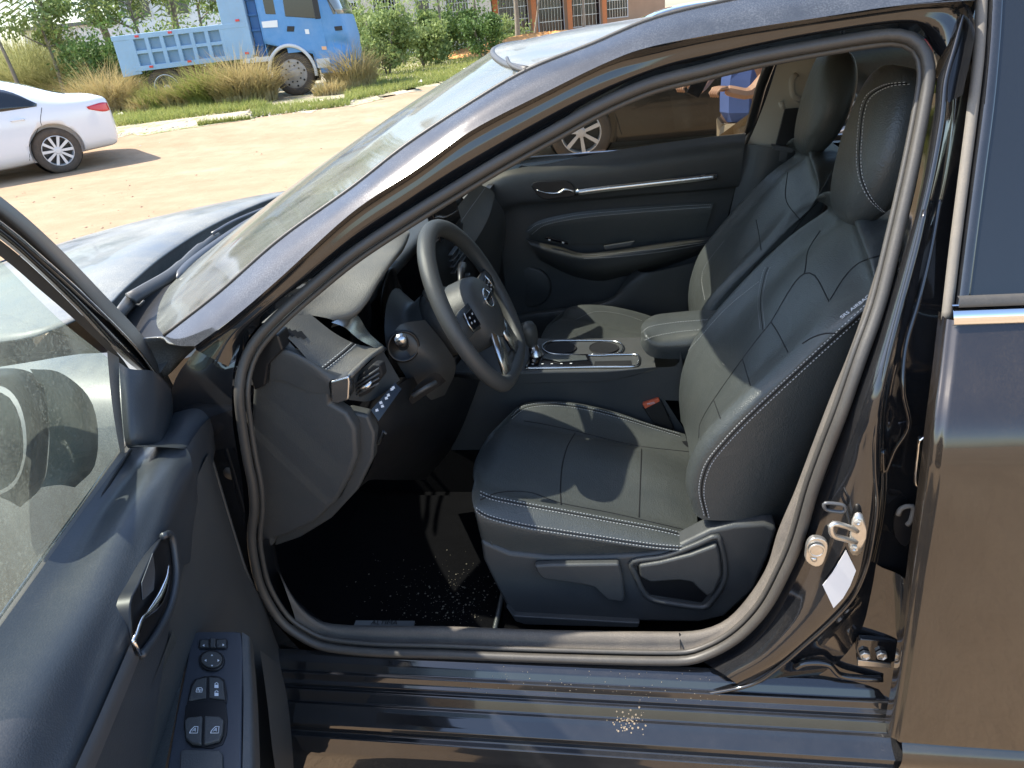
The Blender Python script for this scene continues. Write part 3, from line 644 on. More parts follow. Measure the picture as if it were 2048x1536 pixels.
mb = MB(); mb.lathe([(0, -.012), (.012, -.008), (.018, .008), (.023, .03), (.024, .045), (.018, .060), (.0, .066)], g0+V((-.010, 0, .055)), (-.2, 0, 1), 20); mb.build('gear_knob', M['leather'], con, smooth=True)
# armrest box
ab = loft('armrest_lid', [YY((1283,668,.86),(1282,690,.81),(1300,712,.80),(1340,718,.80),(1420,716,.80)), YY((1281,658,.88),(1290,672,.80),(1310,688,.79),(1350,690,.79),(1440,684,.79)), YY((1284,650,.90),(1295,662,.83),(1320,668,.82),(1370,662,.82),(1450,650,.82)),
        YY((1288,644,.92),(1310,642,.90),(1340,642,.90),(1390,638,.90),(1460,632,.90)), YY((1292,640,.98),(1310,630,.99),(1345,625,1.0),(1400,620,1.0),(1470,615,1.0)), YY((1292,642,1.0),(1310,640,1.01),(1345,640,1.02),(1400,640,1.02),(1470,640,1.02))], M['leather'], con, 24, 6)
bv = bvh_of([ab]); mb = MB(); stitch(mb, bv, [(1284,665),(1300,654),(1345,646),(1400,641),(1450,636)]); stitch(mb, bv, [(1290,680),(1305,674),(1350,665),(1400,660)]); mb.build('stitching', M['thread'], con)
# seat belt buckle
mb = MB(); mb.prism(YL(.765, (1285,808),(1317,797),(1320,803),(1290,818)), (0, .02, 0)); bk = mb.build('seat_belt_buckle', M['orange'], car, bevel=.0015)
mb = MB(); mb.prism(YL(.768, (1284,814),(1322,800),(1345,850),(1352,880),(1330,880)), (0, .015, 0)); mb.build('buckle_stem', M['plastic_dark'], bk, bevel=.003)
text_on('PRESS', Y(1302, 807, .764), (1, 0, .3), (0, 0, 1), .008, M['white_mark'], bk, 'buckle_lettering', .0004)

# ============================================================ SEATS
def Pt(x, y, z): return V((x, y, z))
def seat(name, off, label):
    """front seat; the driver's one is shaped along sight lines, the other is the same seat moved across the car"""
    o = V(off)
    mv = lambda L_: [p+o for p in L_]
    shield = [(960,1080),(966,1120),(990,1170),(1008,1205),(1022,1228),(1050,1240),(1150,1243),(1280,1245),(1400,1247),(1450,1235),(1510,1180),(1540,1110),(1556,1058),(1530,1047),(1470,1050),(1420,1060),(1385,1078),(1345,1098),(1290,1108),(1200,1113),(1100,1114),(1020,1106)]
    s = plate(name, mv(YL(.225, *shield)), (0, .05, 0), M['plastic'], car, .010, seg=4)
    s['label'] = label
    mb = MB(); mb.prism(mv([Pt(-.1, .26, .30), Pt(.42, .26, .30), Pt(.45, .26, .46), Pt(-.12, .26, .44)]), (0, .48, 0)); mb.build('seat_frame', M['plastic_dark'], s, bevel=.02)
    for y_ in (.30, .70): mb = MB(); mb.prism(mv([Pt(-.12, y_, .258), Pt(.42, y_, .258), Pt(.42, y_, .295), Pt(-.12, y_, .295)]), (0, .05, 0)); mb.build('seat_rail', M['plastic_dark'], s, bevel=.004)
    # raised panels on the shield, levers
    def sp(n, pts, y, m, bv_=.004, d=.014): return plate(n, mv(YL(y, *pts)), (0, d, 0), m, s, bv_, seg=3)
    tube('recliner_bezel', mv(YL(.222, (1262,1128),(1276,1120),(1330,1112),(1390,1090),(1432,1072),(1440,1082),(1450,1130),(1446,1165),(1424,1200),(1406,1214),(1340,1206),(1300,1196),(1284,1178),(1272,1150))), .006, M['plastic'], s, 8, closed=True, res=60)
    sp('recliner_well', [(1272,1130),(1330,1120),(1392,1100),(1434,1090),(1443,1130),(1440,1160),(1404,1206),(1300,1190),(1280,1165)], .2235, M['plastic_dark'], .002)
    sp('recline_lever', [(1277,1132),(1320,1125),(1380,1110),(1434,1090),(1440,1108),(1444,1150),(1430,1185),(1415,1195),(1398,1180),(1384,1166),(1360,1162),(1300,1166),(1280,1155)], .210, M['plastic'], .006, .016)
    sp('height_lever', [(1067,1132),(1100,1130),(1238,1128),(1244,1150),(1250,1195),(1246,1206),(1215,1202),(1200,1188),(1188,1176),(1160,1170),(1086,1160),(1074,1146)], .206, M['plastic'], .006, .018)
    sp('shield_foot', [(1012,1214),(1030,1232),(1280,1246),(1276,1256),(1050,1250),(1030,1243)], .212, M['plastic'], .003, .02)
    # ---- cushion: curves from nose to back
    F0 = lambda y, z1=.40, x1=-.09: Pt(x1, y, z1)
    rows = [
     [Y(958,1060,.235), *YL(.235, (966,1085),(980,1098),(1043,1108),(1151,1112),(1258,1108),(1347,1098),(1400,1078))],
     [Y(945,1000,.228), *YL(.218, (953,1030),(972,1045),(1043,1060),(1115,1072),(1186,1082),(1300,1098),(1366,1102))],
     [Y(944,985,.24), *YL(.23, (955,1008),(985,1022),(1043,1040),(1115,1052),(1186,1062),(1300,1080),(1375,1090))],
     [Y(946,975,.26), *YL(.262, (962,985),(982,990),(1035,1003),(1115,1018),(1222,1038),(1315,1056),(1380,1074))],
     [Y(948,962,.29), *YL(.30, (966,968),(990,975),(1040,988),(1115,1004),(1222,1026),(1315,1046),(1390,1066))],
     [Y(946,950,.33), *YL(.34, (962,950),(990,955),(1040,966),(1120,985),(1222,1008),(1315,1030),(1395,1052))],
     [Y(950,925,.44), *YL(.48, (966,905),(1000,900),(1060,908),(1130,922),(1225,935),(1300,945),(1390,975))],
     [Y(972,880,.56), *YL(.60, (995,862),(1020,860),(1070,868),(1145,882),(1230,895),(1300,905),(1388,930))],
     [Y(1000,850,.62), *YL(.66, (1016,842),(1035,842),(1080,848),(1160,866),(1235,884),(1300,893),(1385,905))],
     [Y(1022,830,.68), *YL(.72, (1032,818),(1050,812),(1095,812),(1160,828),(1235,850),(1300,868),(1375,885))],
     [Y(1030,825,.71), *YL(.75, (1040,812),(1058,804),(1100,802),(1160,808),(1235,826),(1300,848),(1370,868))],
     [Y(1036,840,.75), *YL(.785, (1044,822),(1064,812),(1100,810),(1160,816),(1235,834),(1300,856),(1370,876))],
     [Pt(-.06, .79, .42), Pt(-.04, .79, .42), Pt(0, .79, .42), Pt(.05, .79, .42), Pt(.1, .79, .42), Pt(.18, .79, .42), Pt(.25, .79, .42), Pt(.33, .79, .42)]]
    # nose going down and back
    for r in rows[:-1]:
        a = r[0]; r.insert(0, Pt(a.x+.012, a.y, a.z-.05)); r.insert(0, Pt(a.x+.05, a.y, .43 if a.z > .5 else .42))
    a = rows[-1][0]; rows[-1].insert(0, a.copy()); rows[-1].insert(0, a.copy())
    cu = loft('cushion', [mv(r) for r in rows], M['leather'], s, 44, 5, matched=True)
    # ---- backrest
    rows = [
     [*YL(.30, (1560,1050),(1600,1000),(1660,880),(1710,760),(1750,640),(1790,540),(1830,440)), Pt(.70, .34, 1.03)],
     [*YL(.245, (1500,1042),(1540,990),(1600,880),(1665,770),(1720,680),(1765,600),(1800,500)), Pt(.66, .33, 1.06)],
     [*YL(.232, (1415,1040),(1403,985),(1414,930),(1467,862),(1560,772),(1660,680),(1742,604)), Pt(.62, .31, 1.07)],
     [*YL(.238, (1392,1030),(1382,975),(1402,905),(1478,822),(1575,740),(1665,652),(1745,592)), Pt(.59, .31, 1.08)],
     [*YL(.262, (1382,1010),(1371,955),(1395,885),(1462,812),(1560,728),(1655,634),(1745,572)), Pt(.58, .33, 1.085)],
     [*YL(.30, (1384,990),(1380,930),(1406,872),(1466,800),(1558,712),(1650,615),(1738,550)), Pt(.58, .35, 1.09)],
     [*YL(.35, (1384,975),(1395,905),(1425,852),(1472,780),(1554,692),(1642,592),(1725,520)), Pt(.58, .38, 1.10)],
     [*YL(.50, (1380,915),(1400,850),(1430,785),(1480,690),(1540,600),(1625,510),(1700,446)), Pt(.59, .50, 1.105)],
     [*YL(.64, (1372,870),(1380,812),(1404,745),(1448,670),(1530,580),(1608,496),(1680,436)), Pt(.585, .62, 1.10)],
     [*YL(.70, (1366,850),(1366,795),(1380,735),(1415,672),(1505,568),(1590,482),(1665,425)), Pt(.58, .66, 1.09)],
     [*YL(.735, (1362,840),(1358,785),(1368,728),(1398,665),(1490,560),(1578,476),(1655,420)), Pt(.575, .68, 1.075)],
     [*[p+V((.02, .03, 0)) for p in YL(.735, (1362,840),(1358,785),(1368,728),(1398,665),(1490,560),(1578,476),(1655,420))], Pt(.60, .70, 1.06)],
     [*[p+V((.09, .035, 0)) for p in YL(.735, (1362,840),(1358,785),(1368,728),(1398,665),(1490,560),(1578,476),(1655,420))], Pt(.68, .68, 1.04)]]
    rows = [mv(r) for r in rows]
    for r in rows: r.append(V((.68+o.x, r[-1].y*.5+.5*(.5+o.y), 1.085+o.z)))
    ba = loft('backrest', rows, M['leather'], s, 40, 5, matched=True)
    bk_ = loft('backrest_shell', [rows[0], [V((max(p.x, .40+.33*(p.z-.5)/.6)+.10+o.x*.0, (p.y+rows[-1][i].y)/2, p.z)) for i, p in enumerate(rows[0])], rows[-1]], M['plastic_dark'], s, 20, 4, matched=True)
    # ---- headrest: rounded block leaning forward
    c = Y(1760, 296, .47)+o; R_ = Matrix.Rotation(radians(14), 3, 'Y')
    G = []; nu, nv = 40, 22
    for i in range(nv+1):
        ph = -pi/2+pi*i/nv; r = []
        for j in range(nu):
            th = 2*pi*j/nu; e = .62
            sp_ = lambda v, k: math.copysign(abs(v)**k, v)
            x = sp_(cos(ph), .75)*sp_(cos(th), .75); y = sp_(cos(ph), .55)*sp_(sin(th), .55); z = sp_(sin(ph), .75)
            tp = 1-.13*z if z > 0 else 1-.22*abs(z)**1.5
            xs_ = (.052 if x < 0 else .050)*(1+.18*(z < 0)*z)
            r.append(c+R_ @ V((x*xs_-.012*z*z, y*.125*tp, z*.134)))
        G.append(r)
    mb = MB(); mb.grid(G, cu=True); hr = mb.build('headrest', M['leather'], s, smooth=True)
    mb = MB()
    for y_ in (-.05, .05): mb.tube([c+V((.01, y_, -.12)), c+V((-.02, y_, -.24))], .006, 10)
    mb.build('headrest_post', M['chrome'], s, smooth=True)
    return s, cu, ba, hr, c, R_
ds, dcu, dba, dhr, hc, hR = seat('driver_seat', (0, 0, 0), 'black leather driver seat')
ps, pcu, pba, phr, hc2, _ = seat('passenger_seat', (.07, .74, -.01), 'black leather front passenger seat')
# passenger backrest a little more forward: it is the same seat
bv = bvh_of([dcu]); mb = MB(); ms = MB()
for c_ in ([(946,1018),(975,1036),(1043,1054),(1115,1066),(1186,1077),(1300,1094),(1366,1100)], [(960,990),(985,1000),(1043,1012),(1115,1025),(1222,1045),(1315,1062),(1374,1076)]):
    stitch(mb, bv, c_); stitch(mb, bv, [(a, b-7) for a, b in c_]); seam(ms, bv, [(a, b-3.5) for a, b in c_], .0016)
c_ = [(1022,832),(1050,812),(1100,806),(1160,812),(1235,830),(1300,850),(1360,868)]
stitch(mb, bv, c_); stitch(mb, bv, [(a+2, b+6) for a, b in c_]); seam(ms, bv, [(a+1, b+3) for a, b in c_], .0014)
for c_ in ([(1048,842),(1085,848),(1150,862),(1230,882),(1290,894),(1380,904)], [(960,1000),(1000,985),(1060,985),(1120,1006),(1222,1026),(1310,1046),(1378,1062)], [(1150,866),(1134,895),(1124,935),(1121,980),(1122,1010)], [(1283,898),(1282,930),(1280,980),(1278,1035)]):
    seam(ms, bv, c_, .0014)
split_build(mb, 'cushion_stitching', M['thread'], ds); ms.build('cushion_seam', M['seamdark'], ds)
bv = bvh_of([dba]); mb = MB(); ms = MB()
BL = [(1408,1030),(1398,985),(1402,950),(1418,915),(1467,858),(1526,800),(1599,732),(1672,665),(1738,604)]
stitch(mb, bv, BL, r=.0009); stitch(mb, bv, [(a+10, b+5) for a, b in BL], r=.0009); seam(ms, bv, [(a+5, b+2.5) for a, b in BL], .0016)
for c_ in ([(1398,875),(1401,846),(1426,802),(1485,718),(1526,664),(1542,644),(1584,573),(1609,547),(1631,553),(1658,603)], [(1609,547),(1611,535),(1617,500),(1640,462)], [(1542,644),(1555,664),(1576,705)], [(1485,718),(1501,772)], [(1428,802),(1441,837)], [(1660,600),(1690,553),(1720,525),(1763,510)], [(1605,687),(1625,675),(1650,667),(1672,667)]):
    seam(ms, bv, c_, .0013)
for d_ in (-5, 5): stitch(mb, bv, [(1536+d_,535),(1529+d_,553),(1521+d_,602),(1526+d_,660)], r=.0005)
seam(ms, bv, [(1536,535),(1529,553),(1521,602),(1526,660)], .0011)
stitch(mb, bv, [(1358,770),(1370,715),(1396,680),(1455,615),(1520,562)], r=.0006)
q = drape(bv, [(1692,630), (1731,600), (1715,626), (1706,604)], .001)
if len(q) == 4: text_on('SRS AIRBAG', (q[0][0]+q[1][0])/2, q[1][0]-q[0][0], q[3][0]-q[2][0], .0105, M['white_mark'], ds, 'side_lettering', .001)
split_build(mb, 'backrest_stitching', M['thread'], ds); ms.build('backrest_seam', M['seamdark'], ds)
# headrest stitching runs round the side panel
bv = bvh_of([dhr]); mb = MB(); ms = MB()
hl_ = [(1810,165),(1770,170),(1735,190),(1722,220),(1716,270),(1714,320),(1720,360),(1740,400),(1775,432)]
stitch(mb, bv, hl_, r=.0007); stitch(mb, bv, [(a+9, b+4) for a, b in hl_], r=.0007); seam(ms, bv, [(a+4.5, b+2) for a, b in hl_], .0013)
mb.build('headrest_stitching', M['thread'], ds); ms.build('headrest_seam', M['seamdark'], ds)
bv = bvh_of([pba, phr, pcu]); mb = MB(); ms = MB()
for c_ in ([(1512,440),(1518,470),(1522,500)], [(1680,365),(1620,420),(1575,480),(1530,540)], [(1575,345),(1572,400),(1600,440)], [(1480,575),(1520,520),(1560,490)]): seam(ms, bv, c_, .0014)
stitch(mb, bv, [(1410,600),(1404,560),(1412,530),(1450,480)], r=.0006); stitch(mb, bv, [(1150,640),(1190,624),(1240,628),(1285,642)], r=.0006)
mb.build('seat_stitching', M['thread'], ps); ms.build('seat_seam', M['seamdark'], ps)
# rear bench, seen only from the side
mb = MB(); mb.box(V((1.45, .92, .48)), (.55, 1.3, .22)); rb = mb.build('rear_bench', M['leather'], car, bevel=.05, seg=4)
mb = MB(); mb.box(V((1.78, .92, .86)), (.16, 1.3, .66), Matrix.Rotation(radians(18), 3, 'Y')); mb.build('bench_backrest', M['leather'], rb, bevel=.05, seg=4)

# ============================================================ PASSENGER DOOR (inside face)
def PD(y, *pts): return YL(y, *pts)
pd = loft('passenger_door', [YY((925,395,1.62),(1000,346,1.62),(1100,326,1.63),(1200,306,1.64),(1300,290,1.64),(1400,276,1.64),(1492,266,1.64)),
     YY((935,410,1.60),(1010,362,1.60),(1100,350,1.60),(1200,340,1.60),(1300,325,1.60),(1400,310,1.60),(1488,298,1.60)),
     YY((950,440,1.60),(1020,405,1.60),(1100,398,1.605),(1200,393,1.61),(1300,385,1.61),(1400,378,1.61),(1478,370,1.61)),
     YY((960,470,1.62),(1030,420,1.62),(1100,412,1.625),(1200,402,1.63),(1300,392,1.63),(1400,384,1.63),(1470,377,1.63)),
     YY((965,520,1.62),(1030,500,1.62),(1100,500,1.64),(1200,500,1.64),(1300,500,1.64),(1400,500,1.64),(1440,500,1.64)),
     YY((975,600,1.62),(1030,600,1.62),(1100,600,1.64),(1200,600,1.64),(1300,600,1.64),(1400,600,1.64),(1425,600,1.64)),
     YY((990,680,1.62),(1040,680,1.62),(1100,680,1.63),(1200,680,1.63),(1300,680,1.63),(1400,680,1.63),(1420,680,1.63))], M['plastic'], car, 30, 5, matched=True)
tube('silver_strip', PD(1.590, (1150,386),(1200,379),(1290,369),(1380,359),(1434,353)), .0115, M['silver'], pd, 8, res=30, flat=.5, fn=(0, 1, 0))
mb = MB(); mb.prism(rs(PD(1.593, (1062,372),(1072,364),(1100,362),(1135,362),(1150,378),(1150,392),(1120,396),(1085,398)), 24, True), (0, .02, 0)); hw = mb.build('handle_recess', M['plastic_dark'], pd, bevel=.003)
mb = MB(); mb.tube(rs(PD(1.588, (1073,380),(1095,386),(1118,386),(1130,379),(1150,383)), 14), [.002]*5+[.0035]*3+[.005]*7, 8); mb.build('door_handle', M['silver'], pd, smooth=True)
ins = loft('door_insert', [PD(1.626, (1048,462),(1075,442),(1150,425),(1250,415),(1350,408),(1428,404)), PD(1.618, (1058,468),(1085,452),(1155,438),(1250,428),(1350,420),(1424,416)), PD(1.632, (1060,480),(1100,485),(1180,488),(1260,485),(1350,478),(1410,470))], M['leather'], pd, 24, 4)
arm = loft('door_armrest', [YY((1050,478,1.62),(1120,492,1.62),(1160,505,1.62),(1230,500,1.62),(1330,485,1.62),(1426,472,1.62)),
      YY((1055,482,1.585),(1120,500,1.57),(1165,512,1.555),(1235,505,1.545),(1330,492,1.55),(1424,478,1.60)),
      YY((1062,492,1.575),(1120,512,1.56),(1172,524,1.55),(1240,524,1.54),(1330,508,1.55),(1420,484,1.60)),
      YY((1075,510,1.59),(1125,532,1.58),(1180,545,1.57),(1245,540,1.56),(1330,520,1.57),(1415,494,1.61)),
      YY((1080,520,1.62),(1140,550,1.63),(1200,562,1.63),(1250,552,1.63),(1330,534,1.63),(1410,505,1.64))], M['plastic'], pd, 28, 5)
bv = bvh_of([arm]); mb = MB(); stitch(mb, bv, [(1165,511),(1240,506),(1330,496),(1424,482)], r=.0009); stitch(mb, bv, [(1168,517),(1240,513),(1330,502),(1420,486)], r=.0009)
bv = bvh_of([ins]); stitch(mb, bv, [(1056,462),(1078,448),(1150,431),(1250,421),(1350,413),(1424,409)], r=.0009); stitch(mb, bv, [(1064,468),(1090,450),(1160,436),(1250,427),(1350,419),(1422,414)], r=.0009)
split_build(mb, 'door_stitching', M['thread'], pd)
mb = MB(); mb.prism(PD(1.565, (1088,478),(1094,474),(1135,484),(1136,490)), (0, .01, 0)); wsw = mb.build('window_switch', M['screen'], pd, bevel=.002)
mb = MB()
for x_ in (1097, 1124): mb.prism(PD(1.563, (x_, 478+(x_-1097)*.2), (x_+4, 479+(x_-1097)*.2), (x_+4, 482+(x_-1097)*.2), (x_, 481+(x_-1097)*.2)), (0, .001, 0))
mb.build('switch_marking', M['white_mark'], wsw)
mb = MB(); mb.prism(PD(1.56, (1207,492),(1270,482),(1262,492),(1210,500)), (0, .01, 0)); mb.build('pull_cup', M['grey'], pd, bevel=.003)
loft('door_pocket', [PD(1.60, (990,640),(1050,625),(1150,612),(1220,596),(1250,560),(1270,540)), PD(1.57, (1000,650),(1055,634),(1155,620),(1228,604),(1262,570),(1300,545)), PD(1.58, (1000,690),(1080,680),(1200,670),(1300,650),(1400,640),(1410,520))], M['plastic'], pd, 20, 5)
mb = MB(); mb.lathe([(0, -.001), (.07, -.003), (.078, .0), (.08, .01)], Y(1060, 575, 1.628), (0, 1, 0), 32); mb.build('speaker_grille', M['plastic'], pd, smooth=True)
# passenger side glass and frame
PG = [V((x, 1.66, z)) for x, z in ((-.5, 1.0), (-.2, 1.03), (.1, 1.05), (.35, 1.06), (.56, 1.07))]
PGt = [V((x, 1.50, z)) for x, z in ((-.30, 1.17), (-.08, 1.27), (.15, 1.335), (.38, 1.365), (.60, 1.37))]
loft('door_window', [PG, PGt], M['tint_glass'], pd, 16, 6)
tube('window_frame', [p+V((0, .01, 0)) for p in PGt]+[V((.585, 1.60, 1.2)), V((.565, 1.67, 1.06))], .016, M['plastic_dark'], pd, 8, res=30)
tube('far_roof_rail', [V((-.62, 1.72, 1.03)), V((-.35, 1.66, 1.19)), V((-.05, 1.62, 1.33)), V((.3, 1.60, 1.41)), V((.8, 1.6, 1.43)), V((1.5, 1.6, 1.38)), V((1.9, 1.6, 1.2))], .03, P, car, 10, res=40)
mb = MB(); mb.grid([[V((x, 1.80-.0*z, z)) for x in (-.65, -.2, .3, .62, 1.7)] for z in (.2, .5, .9)]+[[V((x, 1.73, 1.03)) for x in (-.65, -.2, .3, .62, 1.7)]]); mb.build('far_body_side', P, car, smooth=True, solid=.01)
# passenger-side centre pillar trim, belt and reel
pp = loft('far_pillar_trim', [YY((1560,110,1.55),(1535,190,1.58),(1512,250,1.62),(1494,290,1.64)), YY((1590,100,1.54),(1570,180,1.57),(1555,250,1.6),(1545,296,1.62)), YY((1640,95,1.52),(1620,180,1.56),(1605,250,1.6),(1600,300,1.62))], M['beige'], car, 16, 4)
loft('lower_pillar_trim', [YY((1490,288,1.62),(1470,380,1.62),(1450,470,1.62),(1430,560,1.62)), YY((1548,294,1.58),(1520,380,1.58),(1500,460,1.58),(1480,560,1.58)), YY((1640,300,1.6),(1640,380,1.6),(1640,460,1.6),(1640,560,1.6))], M['plastic'], pp, 14, 4)
tube('door_seal_far', YY((1552,120,1.62),(1530,190,1.63),(1508,250,1.65),(1488,300,1.66),(1462,400,1.66),(1435,500,1.66)), .010, M['seamdark'], car, 8, res=30)
mb = MB(); mb.prism(YY((1570,218,1.555),(1600,216,1.555),(1594,300,1.555),(1550,296,1.555)), (0, .01, 0)); bl = mb.build('seat_belt', M['plastic_dark'], car, bevel=.001)
mb = MB(); mb.tube(rs(YY((1592,150,1.55),(1584,160,1.54),(1586,190,1.54),(1600,200,1.55)), 10), .009, 8); mb.tube(YY((1562,204,1.54),(1566,218,1.54)), .008, 8); mb.build('belt_guide', M['beige'], bl, smooth=True)
mb = MB(); mb.prism(YY((1544,290,1.53),(1590,296,1.53),(1584,306,1.53),(1548,300,1.53)), (0, .03, 0)); mb.prism(YY((1560,302,1.535),(1576,304,1.535),(1572,324,1.535),(1558,322,1.535)), (0, .004, 0)); mb.build('belt_tongue', M['grey'], bl, bevel=.001)
# rear window / rear parcel area behind the headrests
M['privacy'] = glass('dusty_privacy_glass', (.30, .33, .34), .5, (.26, .30, .31), .05, 0, 4, .2, .6)
loft('rear_side_window', [[V((x, 1.67, z)) for x, z in ((.62, 1.06), (1.0, 1.07), (1.55, 1.09))], [V((x, 1.52, z)) for x, z in ((.64, 1.37), (1.0, 1.37), (1.45, 1.33))]], M['privacy'], car, 10, 4)
loft('rear_pillar_trim', [[V((1.50, 1.66, 1.05)), V((1.42, 1.52, 1.36))], [V((1.95, 1.68, 1.05)), V((1.8, 1.50, 1.36))]], M['beige'], car, 8, 4)
loft('rear_screen', [[V((1.75, y, 1.38-.04*((y-.92)/.6)**2)) for y in (.3, .6, .92, 1.24, 1.54)], [V((2.3, y*1.0, 1.06-.03*((y-.92)/.6)**2)) for y in (.2, .55, .92, 1.29, 1.64)]], M['privacy'], car, 12, 4)
for nm, y0, y1 in (('near_quarter_panel', -.01, .2), ('far_quarter_panel', 1.84, 1.62)):
    loft(nm.split('_', 1)[1], [[V((1.72, y0, .3)), V((2.1, y0, .3)), V((2.6, y0+(.03 if y0 < 1 else -.03), .3)), V((2.95, y0+(.1 if y0 < 1 else -.1), .4))], [V((1.72, y0, .7)), V((2.1, y0, .72)), V((2.6, y0+(.03 if y0 < 1 else -.03), .72)), V((2.98, y0+(.1 if y0 < 1 else -.1), .75))], [V((1.72, y0+(.04 if y0 < 1 else -.04), 1.02)), V((2.1, y0+(.05 if y0 < 1 else -.05), 1.04)), V((2.6, y0+(.08 if y0 < 1 else -.08), 1.05)), V((3.0, y0+(.14 if y0 < 1 else -.14), 1.06))], [V((1.78, y1, 1.36)), V((2.1, y1, 1.2)), V((2.5, y1, 1.07)), V((3.0, y1, 1.07))]], P, car, 14, 4, solid=.01)
loft('boot_lid', [[V((x, y, z)) for x, z in ((2.28, 1.06), (2.6, 1.07), (2.98, 1.07), (3.06, .9), (3.05, .5))] for y in (.12, .92, 1.72)], P, car, 14, 4, solid=.01)
def car_wheel(parent, c, axis=(0, -1, 0), R_=.335, n=10, tag_='wheel', tm=None, rm=None, wd=.2):
    c = V(c); ax = V(axis)
    mb = MB(); mb.lathe([(R_*.66, 0), (R_*.70, .012), (R_*.93, .012), (R_, -.02), (R_, -wd+.03), (R_*.9, -wd), (R_*.6, -wd)], c, ax, 40, close=True); t = mb.build(tag_, tm or M['tyre'], parent, smooth=True)
    mb = MB(); mb.lathe([(R_*.68, .0), (R_*.64, .004), (R_*.62, -.03), (R_*.60, -.12), (R_*.68, -.12)], c, ax, 40, close=True)
    u = ax.orthogonal().normalized(); w_ = ax.cross(u)
    for k in range(n):
        a = 2*pi*k/n; d = u*cos(a)+w_*sin(a); s = ax.cross(d)
        mb.prism([c+d*R_*.13-s*.016+ax*-.005, c+d*R_*.64-s*R_*.065+ax*-.005, c+d*R_*.64+s*R_*.065+ax*-.005, c+d*R_*.13+s*.016+ax*-.005], ax*-.02)
    mb.lathe([(0, .004), (R_*.12, .003), (R_*.17, -.012), (R_*.17, -.03)], c, ax, 20)
    mb.build('rim', rm or M['rim'], t)
    mb = MB(); mb.lathe([(0, -.09), (R_*.6, -.09)], c, ax, 24); mb.build('brake_disc', M['grey'], t)
    return t
car_wheel(car, (2.28, .02, .335)); car_wheel(car, (-1.35, .03, .335))
car_wheel(car, (2.28, 1.82, .335), (0, 1, 0)); car_wheel(car, (-1.35, 1.82, .335), (0, 1, 0))
mb = MB(); mb.grid([[V((x, y, .22)) for x in (-1.6, 0, 2.8)] for y in (.08, 1.76)]); mb.build('underbody', M['plastic_dark'], car, solid=.02)
ff = loft('front_bumper', [[V((-2.28, .25, z)), V((-2.45, .92, z)), V((-2.28, 1.6, z))] for z in (.2, .5, .75)]+[[V((-2.2, .25, .82)), V((-2.3, .92, .84)), V((-2.2, 1.6, .82))]], P, car, 14, 4, solid=.01)
loft('far_fender', [[V((-.65-.2*i, y, z-.008*i*i)) for y, z in ((1.62, .99), (1.76, .95), (1.82, .8), (1.83, .6), (1.82, .4))] for i in range(8)], P, car, 10, 3)

# ============================================================ REAR DOOR
RD = [(1870,900),(1860,1010),(1850,1090),(1835,1180),(1820,1280),(1806,1380),(1788,1478)]
def xe(p): return p
redge = [S(1906,640,.0), S(1895,740,-.018), S(1884,830,-.040), S(1876,890,-.055), S(1871,935,-.060), S(1858,1030,-.058), S(1840,1150,-.054), S(1822,1280,-.050), S(1806,1390,-.046), S(1790,1478,-.044)]
cols = [redge]
inn = [V((p.x-.006, p.y+.035, p.z)) for p in redge]; lip = [V((p.x-.007, p.y+.006, p.z)) for p in redge]
far1 = [V((p.x+.008, p.y-.006, p.z)) for p in redge]
far2 = [V((1.05, p.y-.010, p.z)) for p in redge]; far3 = [V((1.74, p.y-.004, p.z)) for p in redge]
rd = loft('rear_door', [inn, lip, redge, far1, far2, far3], M['paint_door'], car, 30, 4, matched=True)
loft('door_crease', [[V((.62, -.046, .33)), V((1.2, -.05, .335)), V((1.73, -.046, .34))], [V((.62, -.062, .30)), V((1.2, -.066, .305)), V((1.73, -.06, .31))], [V((.615, -.058, .26)), V((1.2, -.06, .26)), V((1.73, -.056, .26))]], M['paint_door'], rd, 12, 4)
# window and frame
FE = [(1986,-60),(1980,60),(1968,200),(1950,340),(1932,480),(1916,610)]
F2 = [(a+26 if i < 9 else a, b) for i, (a, b) in enumerate(FE)]
def xoff(pl, dx, dy=0, dz=0): return [p+V((dx, dy, dz)) for p in pl]
fe = [S(a, b, .012) for a, b in FE]
loft('door_frame', [[p+V((-.004, .03, 0)) for p in fe], fe, xoff(fe, .010, -.004), xoff(fe, .016, .002)], P, rd, 24, 4, matched=True)
g1 = xoff(fe, .012, .000); g2 = [V((1.05, p.y-.002, p.z)) for p in g1]; g3 = [V((1.6, p.y+.0, p.z)) for p in g1]; g3[0].z -= .12
loft('door_window', [g1, g2, g3], M['dark_glass'], rd, 20, 4, matched=True)
SG = [(1966,-60),(1958,100),(1945,220),(1927,360),(1909,500),(1893,640)]
tube('front_edge_seal', [S(a, b, .020) for a, b in SG], .0075, M['seal_grey'], rd, 8, res=40)
bz = S(1906, 636, -.006)
mb = MB(); h_ = .017
mb.grid([[V((x, bz.y-.010+dy, bz.z+.004*(x-.6)+dz)) for x in (bz.x-.002, 1.1, 1.74)] for dy, dz in ((.016, .017), (.012, .016), (-.002, -.004), (.006, -.010))]); mb.build('chrome_strip', M['chrome'], rd, smooth=True)
mb = MB(); mb.grid([[V((x, bz.y-.010+dy, bz.z+.004*(x-.6)+dz)) for x in (bz.x+.002, 1.1, 1.74)] for dy, dz in ((.014, .030), (.004, .028), (.004, .017))]); mb.build('belt_seal', M['seal'], rd, smooth=True)
